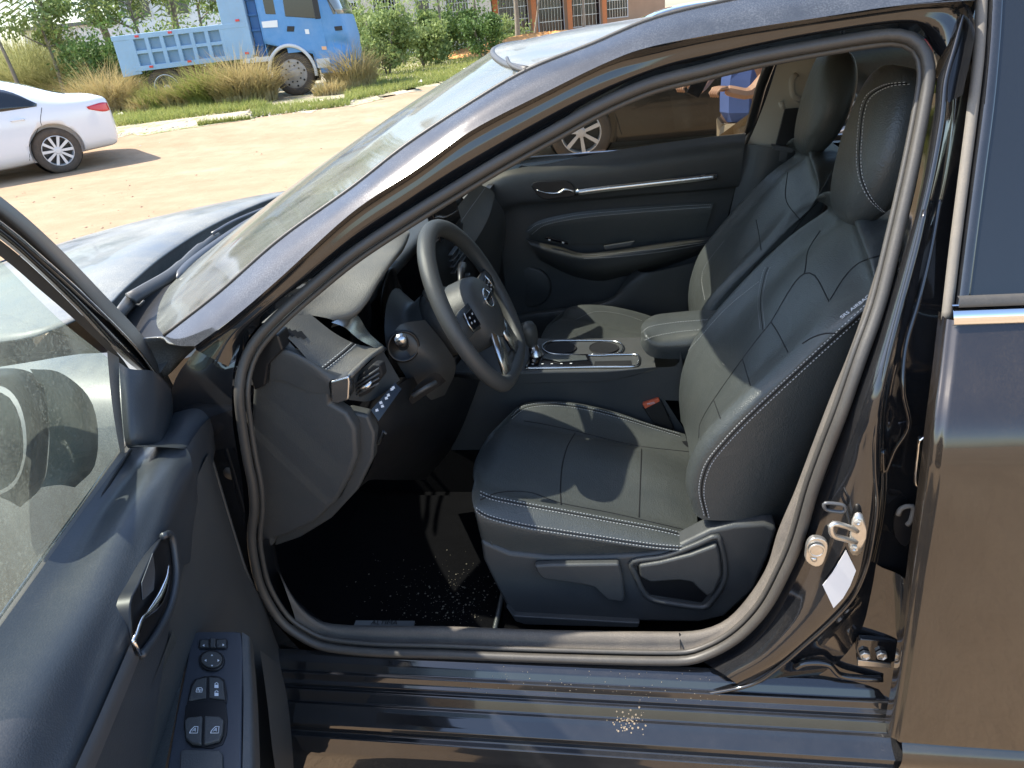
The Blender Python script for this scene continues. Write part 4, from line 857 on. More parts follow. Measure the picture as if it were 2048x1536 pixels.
# hardware on the centre pillar
loft('striker_plate', [YY((1704,1040,.006),(1712,1026,.006),(1726,1030,.006),(1733,1060,.006)), YY((1697,1092,.006),(1704,1108,.006),(1720,1105,.006),(1732,1075,.006))], M['steel'], car, 10, 4, solid=.004)
spt = bpy.data.objects['striker_plate']
mb = MB(); mb.tube(rs(YY((1714,1062,.006),(1690,1052,-.004),(1664,1048,-.012),(1666,1070,-.012),(1690,1078,-.004),(1712,1084,.006)), 20), .0045, 8); mb.build('striker_loop', M['steel'], spt, smooth=True)
mb = MB(); mb.lathe([(.006, 0), (.006, .003), (.003, .004), (0, .002)], Y(1716,1044,.004), (-.2, -1, 0), 6); mb.build('striker_screw', M['steel'], spt); mb = MB(); mb.lathe([(.006, 0), (.006, .003), (.003, .004), (0, .002)], Y(1708,1096,.004), (-.2, -1, 0), 6); mb.build('striker_screw', M['steel'], spt)
mb = MB(); mb.prism(rs(YL(.016, (1616,1086),(1630,1076),(1652,1082),(1656,1098),(1646,1128),(1630,1134),(1612,1122),(1612,1104)), 24, True), (0, .01, 0)); dsw = mb.build('courtesy_switch', M['steel'], car, bevel=.002)
mb = MB(); mb.lathe([(.013, 0), (.013, .003), (.010, .0035), (.009, .0025), (.005, .003), (0, .003)], Y(1633, 1100, .014), (0, -1, 0), 20); mb.build('switch_button', M['steel'], dsw, bevel=.0005)
mb = MB(); mb.lathe([(.005, 0), (.004, .003), (0, .003)], Y(1628, 1118, .014), (0, -1, 0), 12); mb.build('switch_screw', M['steel'], dsw, smooth=True)
mb = MB(); mb.tube(rs(YL(.012, (1651,1006),(1686,1010),(1690,1020),(1684,1024),(1654,1020),(1648,1012)), 24, True), .003, 6, closed=True); mb.build('latch_slot', M['grey'], car, smooth=True)
stk = [(1692,1100),(1712,1141),(1700,1172),(1686,1196),(1667,1216),(1645,1170),(1664,1146),(1680,1120)]
bv = bvh_of([bpy.data.objects['center_pillar'], bpy.data.objects['pillar_foot_panel']])
stp = [S(a, b, .013) for a, b in stk]
if len(stp) != 8: stp = [S(a, b, .028) for a, b in stk]
mb = MB(); cc = sum(stp, V())/len(stp); mb.add([cc]+stp, [(0, i+1, (i+1) % len(stp)+1) for i in range(len(stp))]); mb.build('sticker', M['paper'], car, solid=.0006)
# rear door hinge
mb = MB(); mb.prism(YL(.030, (1716,1284),(1722,1278),(1796,1284),(1794,1322),(1780,1328),(1718,1318),(1712,1300)), (0, .012, 0)); hg = mb.build('door_hinge', P, car, bevel=.003)
mb = MB(); mb.prism(YL(.032, (1716,1320),(1782,1328),(1782,1336),(1716,1332)), (0, .008, 0)); mb.build('hinge_leaf', M['steel'], hg, bevel=.001)
for x_ in (1729, 1762):
    mb = MB(); mb.lathe([(.0095, 0), (.0095, .007), (.007, .0085), (.006, .006), (0, .006)], Y(x_, 1307, .029), (0, -1, 0), 6); mb.build('hinge_bolt', M['steel'], hg, bevel=.001)
mb = MB(); mb.prism(YL(.036, (1838,876),(1862,874),(1858,900),(1846,960),(1842,975),(1828,970),(1832,930)), (0, .01, 0)); mb.build('door_hinge', P, car, bevel=.004)
tube('hinge_edge', YL(.030, (1862,878),(1842,878),(1838,900),(1832,960),(1836,972),(1845,972)), .003, M['chrome'], car, 6, res=20)
mb = MB(); mb.prism(rs(YL(.040, (1812,1011),(1828,1013),(1834,1030),(1826,1060),(1816,1090),(1806,1092),(1792,1075),(1788,1045),(1796,1020)), 24, True), (0, .004, 0)); mb.build('hole_cover', M['plastic_dark'], car)
tube('hole_cover_edge', YL(.036, (1796,1030),(1804,1016),(1826,1014),(1822,1040),(1814,1050)), .004, M['seal_grey'], car, 6, res=16)
# dried mud on the rocker
rk = bvh_of([bpy.data.objects['rocker_panel']]); mb = MB(); random.seed(3)
for k in range(70):
    a = random.gauss(1252, 16); b = random.gauss(1446, 10)+(a-1252)*random.choice([-.4, 0, .2])
    q = drape(rk, [(a, b)], .0)
    if q:
        p, n = q[0]; r = random.uniform(.0006, .0026); mb.lathe([(r, -.001), (r*.8, r*.3), (0, r*.4)], p, n, 6)
mb.build('dried_mud', plain('dried_mud', (.26, .21, .15), .9, var=.4, vs=90), car, smooth=False)
mb = MB()
for k in range(90):
    a = random.uniform(900, 1500); b = random.uniform(1335, 1400)+(a-1200)*.02
    q = drape(rk, [(a, b)], .0)
    if q: p, n = q[0]; r = random.uniform(.0004, .0011); mb.lathe([(r, 0), (0, r)], p, n, 5)
mb.build('dust_specks', plain('dust_specks', (.28, .23, .16), .9), car)['kind'] = 'stuff'

# ============================================================ FRONT DOOR (open)
fd = loft('front_door', [DL(.012, (263,892),(160,1030),(60,1170),(-80,1365),(-240,1590)), DL(.035, (300,894),(205,1030),(115,1170),(-20,1365),(-170,1620)), DL(.075, (330,894),(262,1010),(180,1180),(60,1400),(-60,1650)), DL(.100, (372,897),(330,960),(262,1130),(150,1400),(30,1680)), DL(.115, (385,930),(350,1000),(300,1140),(180,1480),(90,1700)), DL(.112, (392,960),(362,1040),(330,1140),(240,1500),(150,1700)), DL(.108, (396,1000),(376,1100),(345,1220),(290,1540),(220,1700))],
          plain('front_door_trim', (.036, .043, .051), .33, grain=520, gst=.25, dust=.08, var=.06), car, 40, 6, matched=True)
fd['label'] = 'open driver door with window glass and switch panel'
def fs(n, rows, m, nu=24, nv=4, matched=False, **k): return loft(n, rows, m, fd, nu, nv, matched=matched, **k)
TR = fd.data.materials[0]
# front end of the trim, turned to the hinge
fs('trim_end', [[D(372,898,.100), D(350,1000,.112), D(330,1140,.110)], [D(405,850,.105), D(405,960,.104), D(400,1100,.10)], [D(447,812,.09), D(436,880,.09), D(418,918,.09), ], ], TR, 14, 6)
fs('trim_corner', [DL(.04, (262,893),(300,885),(330,860),(345,830),(360,806)), DL(.08, (320,894),(345,888),(368,860),(385,830),(398,806)), DL(.10, (371,898),(392,885),(412,860),(424,835),(430,806)), DL(.095, (420,905),(430,880),(442,858),(454,838),(452,812)), DL(.075, (424,905),(436,880),(448,856),(460,832),(459,814))], TR, 16, 5)
# lower inner panel
fs('lower_panel', [DL(.095, (420,905),(442,984),(469,1073),(496,1154),(536,1216),(549,1270),(576,1332),(590,1386),(596,1470),(594,1580)), DL(.108, (412,915),(424,985),(440,1070),(466,1154),(500,1225),(518,1280),(540,1340),(552,1400),(560,1470),(560,1600)), DL(.105, (392,960),(385,1030),(390,1100),(410,1180),(440,1230),(460,1290),(480,1360),(490,1420),(500,1500),(500,1620)), DL(.10, (380,990),(360,1080),(350,1160),(345,1220),(320,1290),(300,1360),(280,1420),(260,1500),(230,1560),(200,1620))], M['plastic'], 40, 5)
tube('door_edge_lip', DL(.088, (420,912),(442,984),(469,1073),(496,1154),(534,1216),(549,1270),(576,1332),(591,1386),(597,1470),(596,1580)), .004, M['plastic'], fd, 6, res=60)
# outer skin and lower part behind the trim
ox = -.05
mb = MB(); 
outer = [[DO+DU*s+DN*k+V((0, 0, z)) for s in (-.075, .3, .7, 1.12)] for z, k in ((.25, -.04), (.45, -.065), (.7, -.07), (.84, -.055), (.90, -.022), (.915, -.012))]
mb.grid(outer); mb.build('outer_skin', P, fd, smooth=True, solid=.006)
mb = MB(); mb.grid([[DO+DU*s+DN*k+V((0, 0, .24)) for s in (-.02, .5, 1.12)] for k in (-.05, .10)]); mb.build('door_bottom', P, fd, solid=.006)
# glass, belt seal, sail panel, window frame
gl = loft('door_window', [DL(0, (248,912),(120,1090),(0,1262),(-200,1545)), DL(.0, (248,740),(120,640),(0,520),(-200,330))], M['door_glass'], fd, 10, 4)
fs('window_belt_seal', [DL(.004, (240,905),(115,1080),(-8,1250),(-200,1518)), DL(.010, (249,906),(126,1084),(2,1256),(-190,1530)), DL(.014, (258,902),(138,1086),(14,1266),(-180,1540))], M['seal_grey'], 20, 3)
mb = MB(); mb.tube(rs(DL(.018, (262,900),(144,1084),(22,1264),(-160,1535)), 20), .0022, 6); mb.build('belt_seal_lip', M['seamdark'], fd, smooth=True)
fs('run_channel', [DL(.004, (214,700),(222,790),(232,860),(242,912)), DL(.012, (238,715),(240,790),(245,850),(250,905))], M['seal_grey'], 14, 3)
fs('sail_panel', [DL(.02, (238,725),(242,790),(246,850),(252,892),(262,896)), DL(.035, (262,738),(262,800),(264,860),(270,890),(285,894)), DL(.055, (305,742),(312,790),(312,850),(318,884),(325,890)), DL(.045, (330,762),(345,790),(338,850),(330,876),(328,885)), DL(.02, (345,780),(357,800),(346,840),(336,872),(330,880))], TR, 16, 5)
fs('window_frame', [DL(-.01, (-180,262),(0,392),(100,478),(200,580),(300,690),(358,792)), DL(.018, (-180,280),(0,408),(96,490),(190,590),(286,700),(346,800)), DL(.022, (-180,300),(0,425),(90,505),(182,600),(272,700),(335,790)), DL(.008, (-180,322),(0,448),(85,522),(170,600),(265,690),(330,770))], M['seal'], 40, 4)
fs('frame_strip', [DL(.010, (-180,322),(0,448),(85,522),(170,600),(265,690),(326,768)), DL(.024, (-180,335),(0,460),(80,530),(165,610),(255,705),(310,760)), DL(.010, (-180,350),(0,478),(78,545),(160,625),(245,715),(300,758))], P, 40, 4)
tube('frame_bead', DL(.024, (-180,318),(0,445),(86,517),(175,598),(268,692),(335,778)), .0025, M['chrome'], fd, 6, res=50)
fs('inner_run_channel', [DL(.012, (-180,352),(0,480),(80,548),(160,626),(240,712),(262,742)), DL(.004, (-180,385),(0,512),(78,578),(150,640),(225,712),(246,745))], M['seal'], 40, 3)
# mirror, seen through the glass
M['mirror_dust'] = plain('dusty_mirror_cap', (.14, .15, .14), .6, dust=.5, upd=False)
mir = loft('door_mirror', [DL(-.070, (-90,790),(-40,745),(40,738),(85,765),(98,830),(96,900),(85,970),(40,1015)), DL(-.05, (-80,800),(-30,758),(25,756),(62,785),(78,845),(75,910),(60,960),(20,1003)), DL(-.046, (-80,815),(-30,775),(10,775),(38,806),(52,860),(50,920),(30,970),(-5,992))], M['plastic_dark'], fd, 30, 5)
loft('mirror_cap', [DL(-.065, (60,738),(120,745),(175,790),(195,850),(190,930),(150,975)), DL(-.06, (76,765),(115,780),(150,820),(160,870),(150,930),(120,970)), DL(-.068, (82,768),(92,800),(98,840),(98,900),(92,950),(80,975))], M['mirror_dust'], mir, 20, 4)
mb = MB(); mb.prism(rs(DL(-.05, (-60,815),(0,785),(32,815),(46,870),(44,925),(25,965),(-10,985),(-60,1000)), 24, True), -DN*.001); mb.build('mirror_glass', plain('mirror_glass', (.22, .25, .24), .12, metal=.9), mir)
# inner handle with its recess, silver strip
mb = MB(); mb.prism(rs(DL(.119, (324,1078),(336,1074),(345,1110),(346,1150),(338,1200),(310,1262),(282,1300),(268,1290),(262,1210),(280,1165),(305,1110)), 40, True), -DN*.02); rc = mb.build('handle_recess', M['plastic_dark'], fd, bevel=.003)
tube('recess_rim', rs(DL(.123, (326,1072),(342,1070),(350,1110),(352,1160),(340,1215),(312,1270),(282,1312)), 40), .005, TR, fd, 8)
mb = MB(); mb.tube(rs(DL(.128, (338,1130),(334,1160),(318,1200),(298,1225),(284,1240),(272,1275),(265,1285)), 24), [.0015,.002,.003,.004,.005,.006,.0068,.0072,.0075,.0078,.0078,.0076,.007,.006,.005,.004,.0035,.003,.003,.003,.003,.003,.003,.003,.002], 10, flat=.6, fn=DN); mb.build('door_handle', M['chrome'], fd, smooth=True)
mb = MB(); mb.prism(DL(.121, (284,1165),(306,1106),(310,1140),(308,1180),(286,1200)), -DN*.001); mb.build('handle_inner_face', M['grey'], rc)
fs('silver_strip', [DL(.120, (262,1285),(225,1370),(190,1450),(140,1560)), DL(.124, (270,1310),(236,1385),(206,1455),(160,1560)), DL(.120, (281,1312),(250,1390),(222,1458),(180,1560))], M['grey'], 20, 3)
tube('strip_end', DL(.126, (266,1282),(272,1290),(280,1310)), .0025, M['chrome'], fd, 6)
tube('strip_end_hook', DL(.126, (283,1240),(274,1268),(266,1284)), .003, M['chrome'], fd, 6)
# armrest and switch panel (a near-horizontal shelf)
AZ = .70
def AP(a, b, h=0): 
    t = min(1, max(0, (b-1262)/290)); return Z(a, b, AZ-.012*t+h)
armp = loft('door_armrest', [[D(345,1262,.11), D(300,1380,.11), D(262,1480,.11), D(225,1570,.11)], [AP(372,1306,-.02), AP(345,1345,-.004), AP(310,1430,-.004), AP(262,1560,-.004)], [AP(384,1270,-.012), AP(368,1340,-.003), AP(350,1440,-.003), AP(325,1560,-.003)]], M['leather'], fd, 24, 6)
bv = bvh_of([armp]); mb = MB()
stitch(mb, bv, [(370,1308),(352,1330),(335,1390),(318,1440),(298,1490),(276,1545)], r=.0008); stitch(mb, bv, [(366,1322),(355,1340),(342,1390),(325,1440),(305,1490),(283,1545)], r=.0008); mb.build('armrest_stitching', M['thread'], fd)
swp = plate('switch_panel', [AP(a, b) for a, b in [(384,1266),(400,1262),(470,1262),(482,1264),(486,1300),(484,1420),(482,1580),(326,1580),(350,1440),(370,1340)]], (0, 0, -.01), plain('switch_panel_grey', (.045, .05, .06), .45, grain=500, gst=.2, var=.05), fd, .003)
loft('armrest_side', [[AP(484,1264,-.001), AP(487,1400,-.001), AP(484,1580,-.001)], [AP(500,1275,-.006), AP(506,1400,-.006), AP(508,1580,-.006)], [AP(506,1290,-.06), AP(515,1400,-.06), AP(522,1580,-.06)]], M['plastic'], fd, 20, 4)
def SP(n, pts, m, h0=.001, h=.003, bevel=.0012, curve=0):
    pts = [AP(a, b, h0) for a, b in pts]
    if curve: pts = rs(pts, curve, True)
    mb = MB(); mb.prism(pts, (0, 0, h)); return mb.build(n, m, swp, bevel=bevel)
BK = M['plastic_dark']
SP('mirror_select_bezel', [(399,1281),(453,1279),(456,1284),(455,1296),(452,1299),(400,1299),(397,1295)], BK, .0008, .002)
SP('mirror_select_slider', [(401,1283),(418,1282),(418,1297),(401,1297)], M['plastic']); SP('mirror_select_slider', [(434,1282),(453,1281),(453,1297),(434,1297)], M['plastic']); SP('slider_knob', [(422,1281),(432,1281),(432,1298),(422,1298)], M['plastic'], .002, .005)
def circ(cx, cy, a, b, n=28): return [(cx+a*cos(2*pi*i/n), cy+b*sin(2*pi*i/n)) for i in range(n)]
SP('mirror_pad_bezel', circ(424, 1323, 26, 21), BK, .0008, .003); SP('mirror_pad', circ(424, 1321, 21, 16), M['plastic'], .0035, .003)
SP('lock_bezel', [(382,1372),(390,1360),(410,1354),(425,1353),(440,1355),(450,1362),(455,1388),(454,1408),(420,1404),(374,1410)], BK, .0006, .002)
SP('window_lock_button', [(386,1374),(394,1362),(414,1357),(413,1398),(378,1404)], M['plastic'], .002, .003); SP('door_lock_button', [(419,1357),(438,1358),(447,1365),(451,1402),(419,1398)], M['plastic'], .002, .003)
SP('window_switch_bezel', [(372,1412),(388,1404),(440,1403),(452,1408),(456,1440),(454,1470),(446,1490),(425,1498),(385,1496),(372,1484),(368,1450)], BK, .0006, .0016)
SP('window_switch', [(371,1448),(378,1440),(407,1437),(405,1494),(386,1492),(374,1482)], M['plastic'], .002, .006, .002); SP('window_switch', [(411,1437),(440,1438),(449,1444),(447,1472),(440,1486),(410,1494)], M['plastic'], .002, .006, .002)
SP('rear_window_switch', [(362,1506),(372,1502),(440,1504),(447,1512),(448,1580),(360,1580)], M['plastic'], .001, .004, .002)
mk = MB()
def ln(pts, h=.0065, r=.0005):
    mk.tube([AP(a, b, h) for a, b in pts], r, 4)
def tri(cx, cy, dx, dy, h):
    mk.prism([AP(cx+dx, cy+dy, h), AP(cx-dx*.3+dy*.8, cy-dy*.3+dx*.8, h), AP(cx-dx*.3-dy*.8, cy-dy*.3-dx*.8, h)], (0, 0, .0003))
tri(408, 1291, -3, 0, .0045); tri(446, 1290, 3, 0, .0045)
for dx, dy in ((0, -1), (0, 1), (-1, 0), (1, 0)): tri(424+dx*12, 1321+dy*10, dx*3, dy*2.5, .0068)
ln([(392,1383),(394,1376),(402,1375),(405,1378),(404,1384),(392,1384)], .0055); ln([(394,1380),(404,1380)], .0055); ln([(396,1376),(400,1384)], .0055)
for cy in (1371, 1387):
    mk.prism([AP(a, b, .0052) for a, b in [(429,cy-1),(437,cy-1),(437,cy+5),(429,cy+5)]], (0, 0, .0004)); ln([(430,cy),(430,cy-4),(433,cy-6),(436,cy-4),(436,cy-(0 if cy < 1380 else 3))], .0054)
for cx in (388, 430): ln([(cx-9,1466),(cx-6,1460),(cx+1,1453),(cx+8,1453),(cx+7,1466),(cx-9,1466)], .0083)
mk.build('switch_marking', M['white_mark'], swp)
rx = (AP(440, 1400)-AP(400, 1400)).normalized(); ry = (AP(420, 1380)-AP(420, 1400)).normalized()
for cx in (389, 431): text_on('A', AP(cx, 1460, .0083), rx, ry, .0075, M['white_mark'], swp, 'auto_marking', .0003)
# pocket wall right of the armrest
fs('door_pocket', [DL(.16, (520,1300),(534,1400),(545,1500),(560,1600)), DL(.12, (560,1330),(575,1400),(585,1500),(590,1600)), ], M['plastic'], 12, 4)

for (x_, y_, z_, w_, h_, nm) in ((-.66, .50, .46, .075, .05, 'brake_pedal'), (-.67, .66, .42, .045, .11, 'accelerator_pedal')):
    mb = MB(); mb.box(V((x_, y_, z_)), (.012, w_, h_), Matrix.Rotation(radians(-35), 3, 'Y')); pdl = mb.build(nm, M['plastic'], car, bevel=.004)
    mb = MB(); mb.tube([V((x_, y_, z_)), V((x_-.10, y_, z_+.22))], .008, 8); mb.build('pedal_arm', M['plastic_dark'], pdl, smooth=True)
# ============================================================ floor mat
bvf = bvh_of([bpy.data.objects['floor_carpet']])
matpts = [(-.86, .47), (-.70, .33), (-.60, .268), (-.4, .262), (-.13, .262)]
mb = MB(); mb.grid([[V((x, y, z)) for x, z in matpts] for y in (.17, .74)])
fm = mb.build('floor_mat', M['carpet'], None, solid=.008); tag(fm, 'black carpet mat in the driver footwell sprinkled with sand', 'floor mat')
mb = MB(); mb.tube([V((x, .17, z+.004)) for x, z in matpts], .006, 6); mb.tube([V((-.13, .17, .266)), V((-.13, .74, .266))], .006, 6); mb.build('bound_edge', M['leather'], fm, smooth=True)
lb = [Z(a, b, .275) for a, b in [(712,1242),(830,1243),(828,1253),(708,1252)]]
mb = MB(); mb.prism(lb, (0, 0, .002)); mb.build('label_patch', M['grey'], fm)
text_on('ALTIMA', (lb[0]+lb[2])/2+V((0, 0, .003)), lb[1]-lb[0], lb[0]-lb[3], .018, M['seamdark'], fm, 'patch_lettering')
mb = MB(); random.seed(11)
for k in range(420):
    if k < 300: a = random.gauss(905, 60); b = random.gauss(1205, 34)
    else: a = random.uniform(600, 970); b = random.uniform(1100, 1245)
    p = Z(a, b, .268)
    if p.x > -.14 or p.y < .175 or p.y > .74: continue
    r = random.choice([.0005, .0006, .0007, .0009, .0012, .002]); mb.lathe([(r, 0), (r*.8, r*.7), (0, r)], p, (random.uniform(-.3, .3), random.uniform(-.3, .3), 1), 5)
cr_ = mb.build('sand_crumbs', plain('sand_crumbs', (.22, .195, .15), .9, var=.5, vs=80), None); tag(cr_, 'pale sand crumbs scattered over the black floor mat', 'sand', kind='stuff')

# ============================================================ GROUND
def terr(x, y):
    d = (x-.2)*-.5+(y+.97)*.866; t = min(1, max(0, (d-13.5)/4.5)); return .25*t*t*(3-2*t)
def G(px, py, h=0):
    z = 0
    for _ in range(25):
        p = Z(px, py, z+h) if ray(px, py).z < -1e-3 else CAM+ray(px, py)*300
        z = terr(p.x, p.y)
    return p
def K(px, py, depth): return CAM+ray(px, py)*depth
def GD(px, depth):
    p = K(px, 148-.105*px, depth); p.z = terr(p.x, p.y); return p
def dirt():
    m, nt, b = nodes('sandy_dirt')
    big = noise(nt, .35, 5, .6); mid = noise(nt, 2.2, 8, .7); fine = noise(nt, 60, 4, .7)
    c = ramp(nt, mid, [(.3, (.29, .215, .138)), (.5, (.36, .268, .177)), (.72, (.43, .33, .225))])
    c = mixc(nt, ramp(nt, big, [(.45, 0.), (.7, .6)]), c, (.42, .30, .20))
    sp = ramp(nt, noise(nt, 38, 3, .5), [(.66, 0.), (.72, 1.)]); c = mixc(nt, mth(nt, 'MULTIPLY', sp, .45), c, (.26, .17, .10))
    mp = nt.nodes.new('ShaderNodeMapping'); g = nt.nodes.new('ShaderNodeNewGeometry'); nt.links.new(g.outputs['Position'], mp.inputs[0]); mp.inputs['Rotation'].default_value = (0, 0, radians(-30)); mp.inputs['Scale'].default_value = (.10, .7, 1)
    tr = ramp(nt, noise(nt, 1.0, 7, .6, mp.outputs[0]), [(.42, 0.), (.66, .55)]); c = mixc(nt, tr, c, (.31, .205, .125))
    nt.links.new(c, b.inputs['Base Color']); b.inputs['Roughness'].default_value = .95; b.inputs['Specular IOR Level'].default_value = .1
    n1 = bump(nt, None, mid, .6, .05); bump(nt, b, fine, .6, .01, n1); return m
M['dirt'] = dirt()
xs_ = [-900, -300, -120]+[-60+1.5*i for i in range(81)]+[120, 300, 900]
mb = MB(); mb.grid([[V((x, y, terr(x, y))) for y in [-900, -200, -60, -30, -10]+[-4+1.2*i for i in range(60)]+[90, 200, 900]] for x in xs_])
tag(mb.build('ground', M['dirt'], None, smooth=True), None, kind='structure')
def verge_mat():
    m, nt, b = nodes('verge_soil')
    c = ramp(nt, noise(nt, 1.1, 8, .75), [(.36, (.45, .37, .25)), (.5, (.36, .31, .20)), (.58, (.16, .19, .05)), (.75, (.09, .13, .03))])
    s = ramp(nt, noise(nt, 14, 4, .6), [(.45, 0.), (.62, .8)]); c = mixc(nt, s, c, (.50, .44, .33))
    nt.links.new(c, b.inputs['Base Color']); b.inputs['Roughness'].default_value = 1; bump(nt, b, noise(nt, 20, 5), .8, .03); return m
M['verge'] = verge_mat()
edge = [(-400,400),(0,335),(212,291),(308,274),(410,261),(500,247),(560,236),(700,212),(800,190),(900,166),(1100,130),(1400,95)]
E0 = rs([G(a, b) for a, b in edge], 60)
for i, p in enumerate(E0): p.x += .25*sin(i*1.7)+.15*sin(i*4.1); p.y += .25*cos(i*2.3)
away = V((-.42, .9, 0))
mb = MB(); mb.grid([[V((p.x+away.x*k, p.y+away.y*k, terr(p.x+away.x*k, p.y+away.y*k)+.004)) for k in (0, .4, 1, 2, 3.5, 6, 10, 20, 45, 90)] for p in E0])
tag(mb.build('grass_verge', M['verge'], None, smooth=True), None, kind='structure')

# ============================================================ VEGETATION
def leafmat(name, cols, sc_=3, trans=.25):
    m, nt, b = nodes(name)
    n = noise(nt, sc_, 3, .6); c = ramp(nt, n, [(.3+.4*i/(len(cols)-1), x) for i, x in enumerate(cols)])
    f = noise(nt, sc_*9, 2); c = mixc(nt, mth(nt, 'MULTIPLY', f, .5), c, tuple(x*1.7 for x in cols[-1]))
    nt.links.new(c, b.inputs['Base Color']); b.inputs['Roughness'].default_value = .6; b.inputs['Specular IOR Level'].default_value = .3
    tl_ = nt.nodes.new('ShaderNodeBsdfTranslucent'); nt.links.new(c, tl_.inputs[0]); mx = nt.nodes.new('ShaderNodeMixShader'); mx.inputs[0].default_value = trans
    nt.links.new(b.outputs[0], mx.inputs[1]); nt.links.new(tl_.outputs[0], mx.inputs[2]); nt.links.new(mx.outputs[0], nt.nodes['Material Output'].inputs[0]); return m
M['dry'] = leafmat('dry_grass', [(.24, .24, .08), (.36, .30, .14), (.46, .37, .20)], 2)
M['green'] = leafmat('fresh_grass', [(.10, .16, .03), (.20, .25, .06), (.30, .30, .11)], 2.5, .35)
M['reed'] = leafmat('reed_green', [(.07, .10, .03), (.22, .25, .08), (.42, .39, .20)], 2.6, .4)
M['leaf'] = leafmat('bush_leaf', [(.06, .11, .025), (.15, .22, .06), (.28, .33, .13)], 2, .35)
M['leafdark'] = leafmat('dark_leaf', [(.03, .07, .02), (.07, .13, .03), (.13, .2, .06)], 2, .3)
M['palm'] = leafmat('palm_leaf', [(.06, .10, .04), (.12, .17, .07), (.20, .24, .11)], 2, .2)
M['bark'] = plain('bark', (.22, .19, .15), .9, var=.3)
def blade(mb, p, h, lean, wd, az, seg=3):
    d = V((cos(az), sin(az), 0)); s = V((-d.y, d.x, 0)).lerp(V((.86, .5, 0)), .35)*wd
    pts = []
    for i in range(seg+1):
        t = i/seg; q = p+d*lean*t*t+V((0, 0, h*(t-.28*lean/max(h, .01)*t*t)))
        pts.append((q-s*(1-t*.95), q+s*(1-t*.95)))
    n = len(mb.v); mb.v += [tuple(x) for a in pts for x in a]; fs = [(n+2*i, n+2*i+1, n+2*i+3, n+2*i+2) for i in range(seg)]; mb.f += fs; mb.mi += [0]*seg
random.seed(21)
# low green grass on the verge
mb = MB()
def lowgrass(mb, quad, n, h, hv=.5, wd=.012, lean=.5):
    (a, b, c, d) = quad
    for _ in range(n):
        u, v = random.random(), random.random()
        px = (a[0]*(1-u)+b[0]*u)*(1-v)+(d[0]*(1-u)+c[0]*u)*v; py = (a[1]*(1-u)+b[1]*u)*(1-v)+(d[1]*(1-u)+c[1]*u)*v
        p = G(px, py)
        hh = h*random.uniform(1-hv, 1+hv); blade(mb, p, hh, hh*random.uniform(0, lean*1.6), wd, random.uniform(0, 6.3), 2)
lowgrass(mb, ((225,235),(500,205),(545,215),(225,255)), 5000, .16, wd=.016, lean=1)
lowgrass(mb, ((395,250),(500,238),(510,244),(400,257)), 1000, .10, wd=.014)
lowgrass(mb, ((700,120),(1020,98),(905,160),(690,205)), 12000, .13, wd=.018, lean=1)
lowgrass(mb, ((500,215),(700,200),(700,212),(505,236)), 2500, .10, wd=.014)
lowgrass(mb, ((0,260),(230,240),(230,290),(0,330)), 3000, .15, wd=.014)
tag(mb.build('low_grass', M['green'], None), 'low green grass growing along the far road verge', 'grass', kind='stuff')
# tall reeds at the left
mb = MB()
for _ in range(26000):
    px = random.uniform(-160, 250); t = random.random(); py = 222-px*.095+random.uniform(-6, 10)-t*34
    p = G(px, py); h = random.uniform(.4, 1.0)*(2.4+1.2*t)*(1.0-.3*max(0, px-120)/130); blade(mb, p, h, h*random.uniform(.1, .8), random.uniform(.014, .03), random.uniform(0, 6.3), 3)
tag(mb.build('tall_grass', M['reed'], None), 'tall yellow green grass standing behind the white sedan', 'grass', kind='stuff')
# separate dry clumps
def clump(px, py, w_, h, n, m, label, name='grass_clump', droop=.7, wd=.02, group='grass clumps on the verge'):
    c = G(px, py); mb = MB()
    for _ in range(n):
        a = random.uniform(0, 6.3); r = w_*.5*sqrt(random.random()); p = c+V((cos(a)*r, sin(a)*r*.7, 0)); p.z = terr(p.x, p.y)
        hh = h*random.uniform(.45, 1.1)*(1-.35*(r/(w_*.5))**2); blade(mb, p, hh, hh*random.uniform(.1, droop*1.5), wd*random.uniform(.5, 1.2), random.gauss(a, 1.0), 4)
    o = mb.build(name, m, None); tag(o, label, 'grass clump', group); return o
clump(225, 228, 1.7, 1.55, 2000, M['dry'], 'dry drooping grass clump beside the rear end of the blue truck bed', droop=1)
clump(292, 226, .9, .6, 500, M['dry'], 'short brownish grass clump under the rear corner of the truck bed')
clump(418, 213, 1.2, 1.25, 1100, M['green'], 'yellow green leafy clump under the middle of the truck bed', droop=.9, wd=.03)
clump(490, 206, 1.7, 1.5, 2400, M['dry'], 'wide straw coloured grass clump just left of the truck front wheel', droop=1)
clump(705, 178, 1.3, 1.35, 1500, M['dry'], 'tall straw coloured grass clump in front of the truck bumper', droop=.8)
clump(660, 190, .8, .5, 500, M['dry'], 'low dry grass tuft right of the truck front wheel')
clump(365, 218, 1.3, .9, 1100, M['dry'], 'low dry clump hiding the truck rear wheels')
clump(325, 222, 1.2, .85, 1100, M['green'], 'short green clump at the truck rear wheels')
clump(160, 215, 2.2, 2.9, 1600, M['reed'], 'tall arching reed clump above the boot of the white sedan', droop=1)
clump(60, 225, 2.6, 3.6, 1900, M['reed'], 'tall arching reed clump above the roof of the white sedan', droop=1)
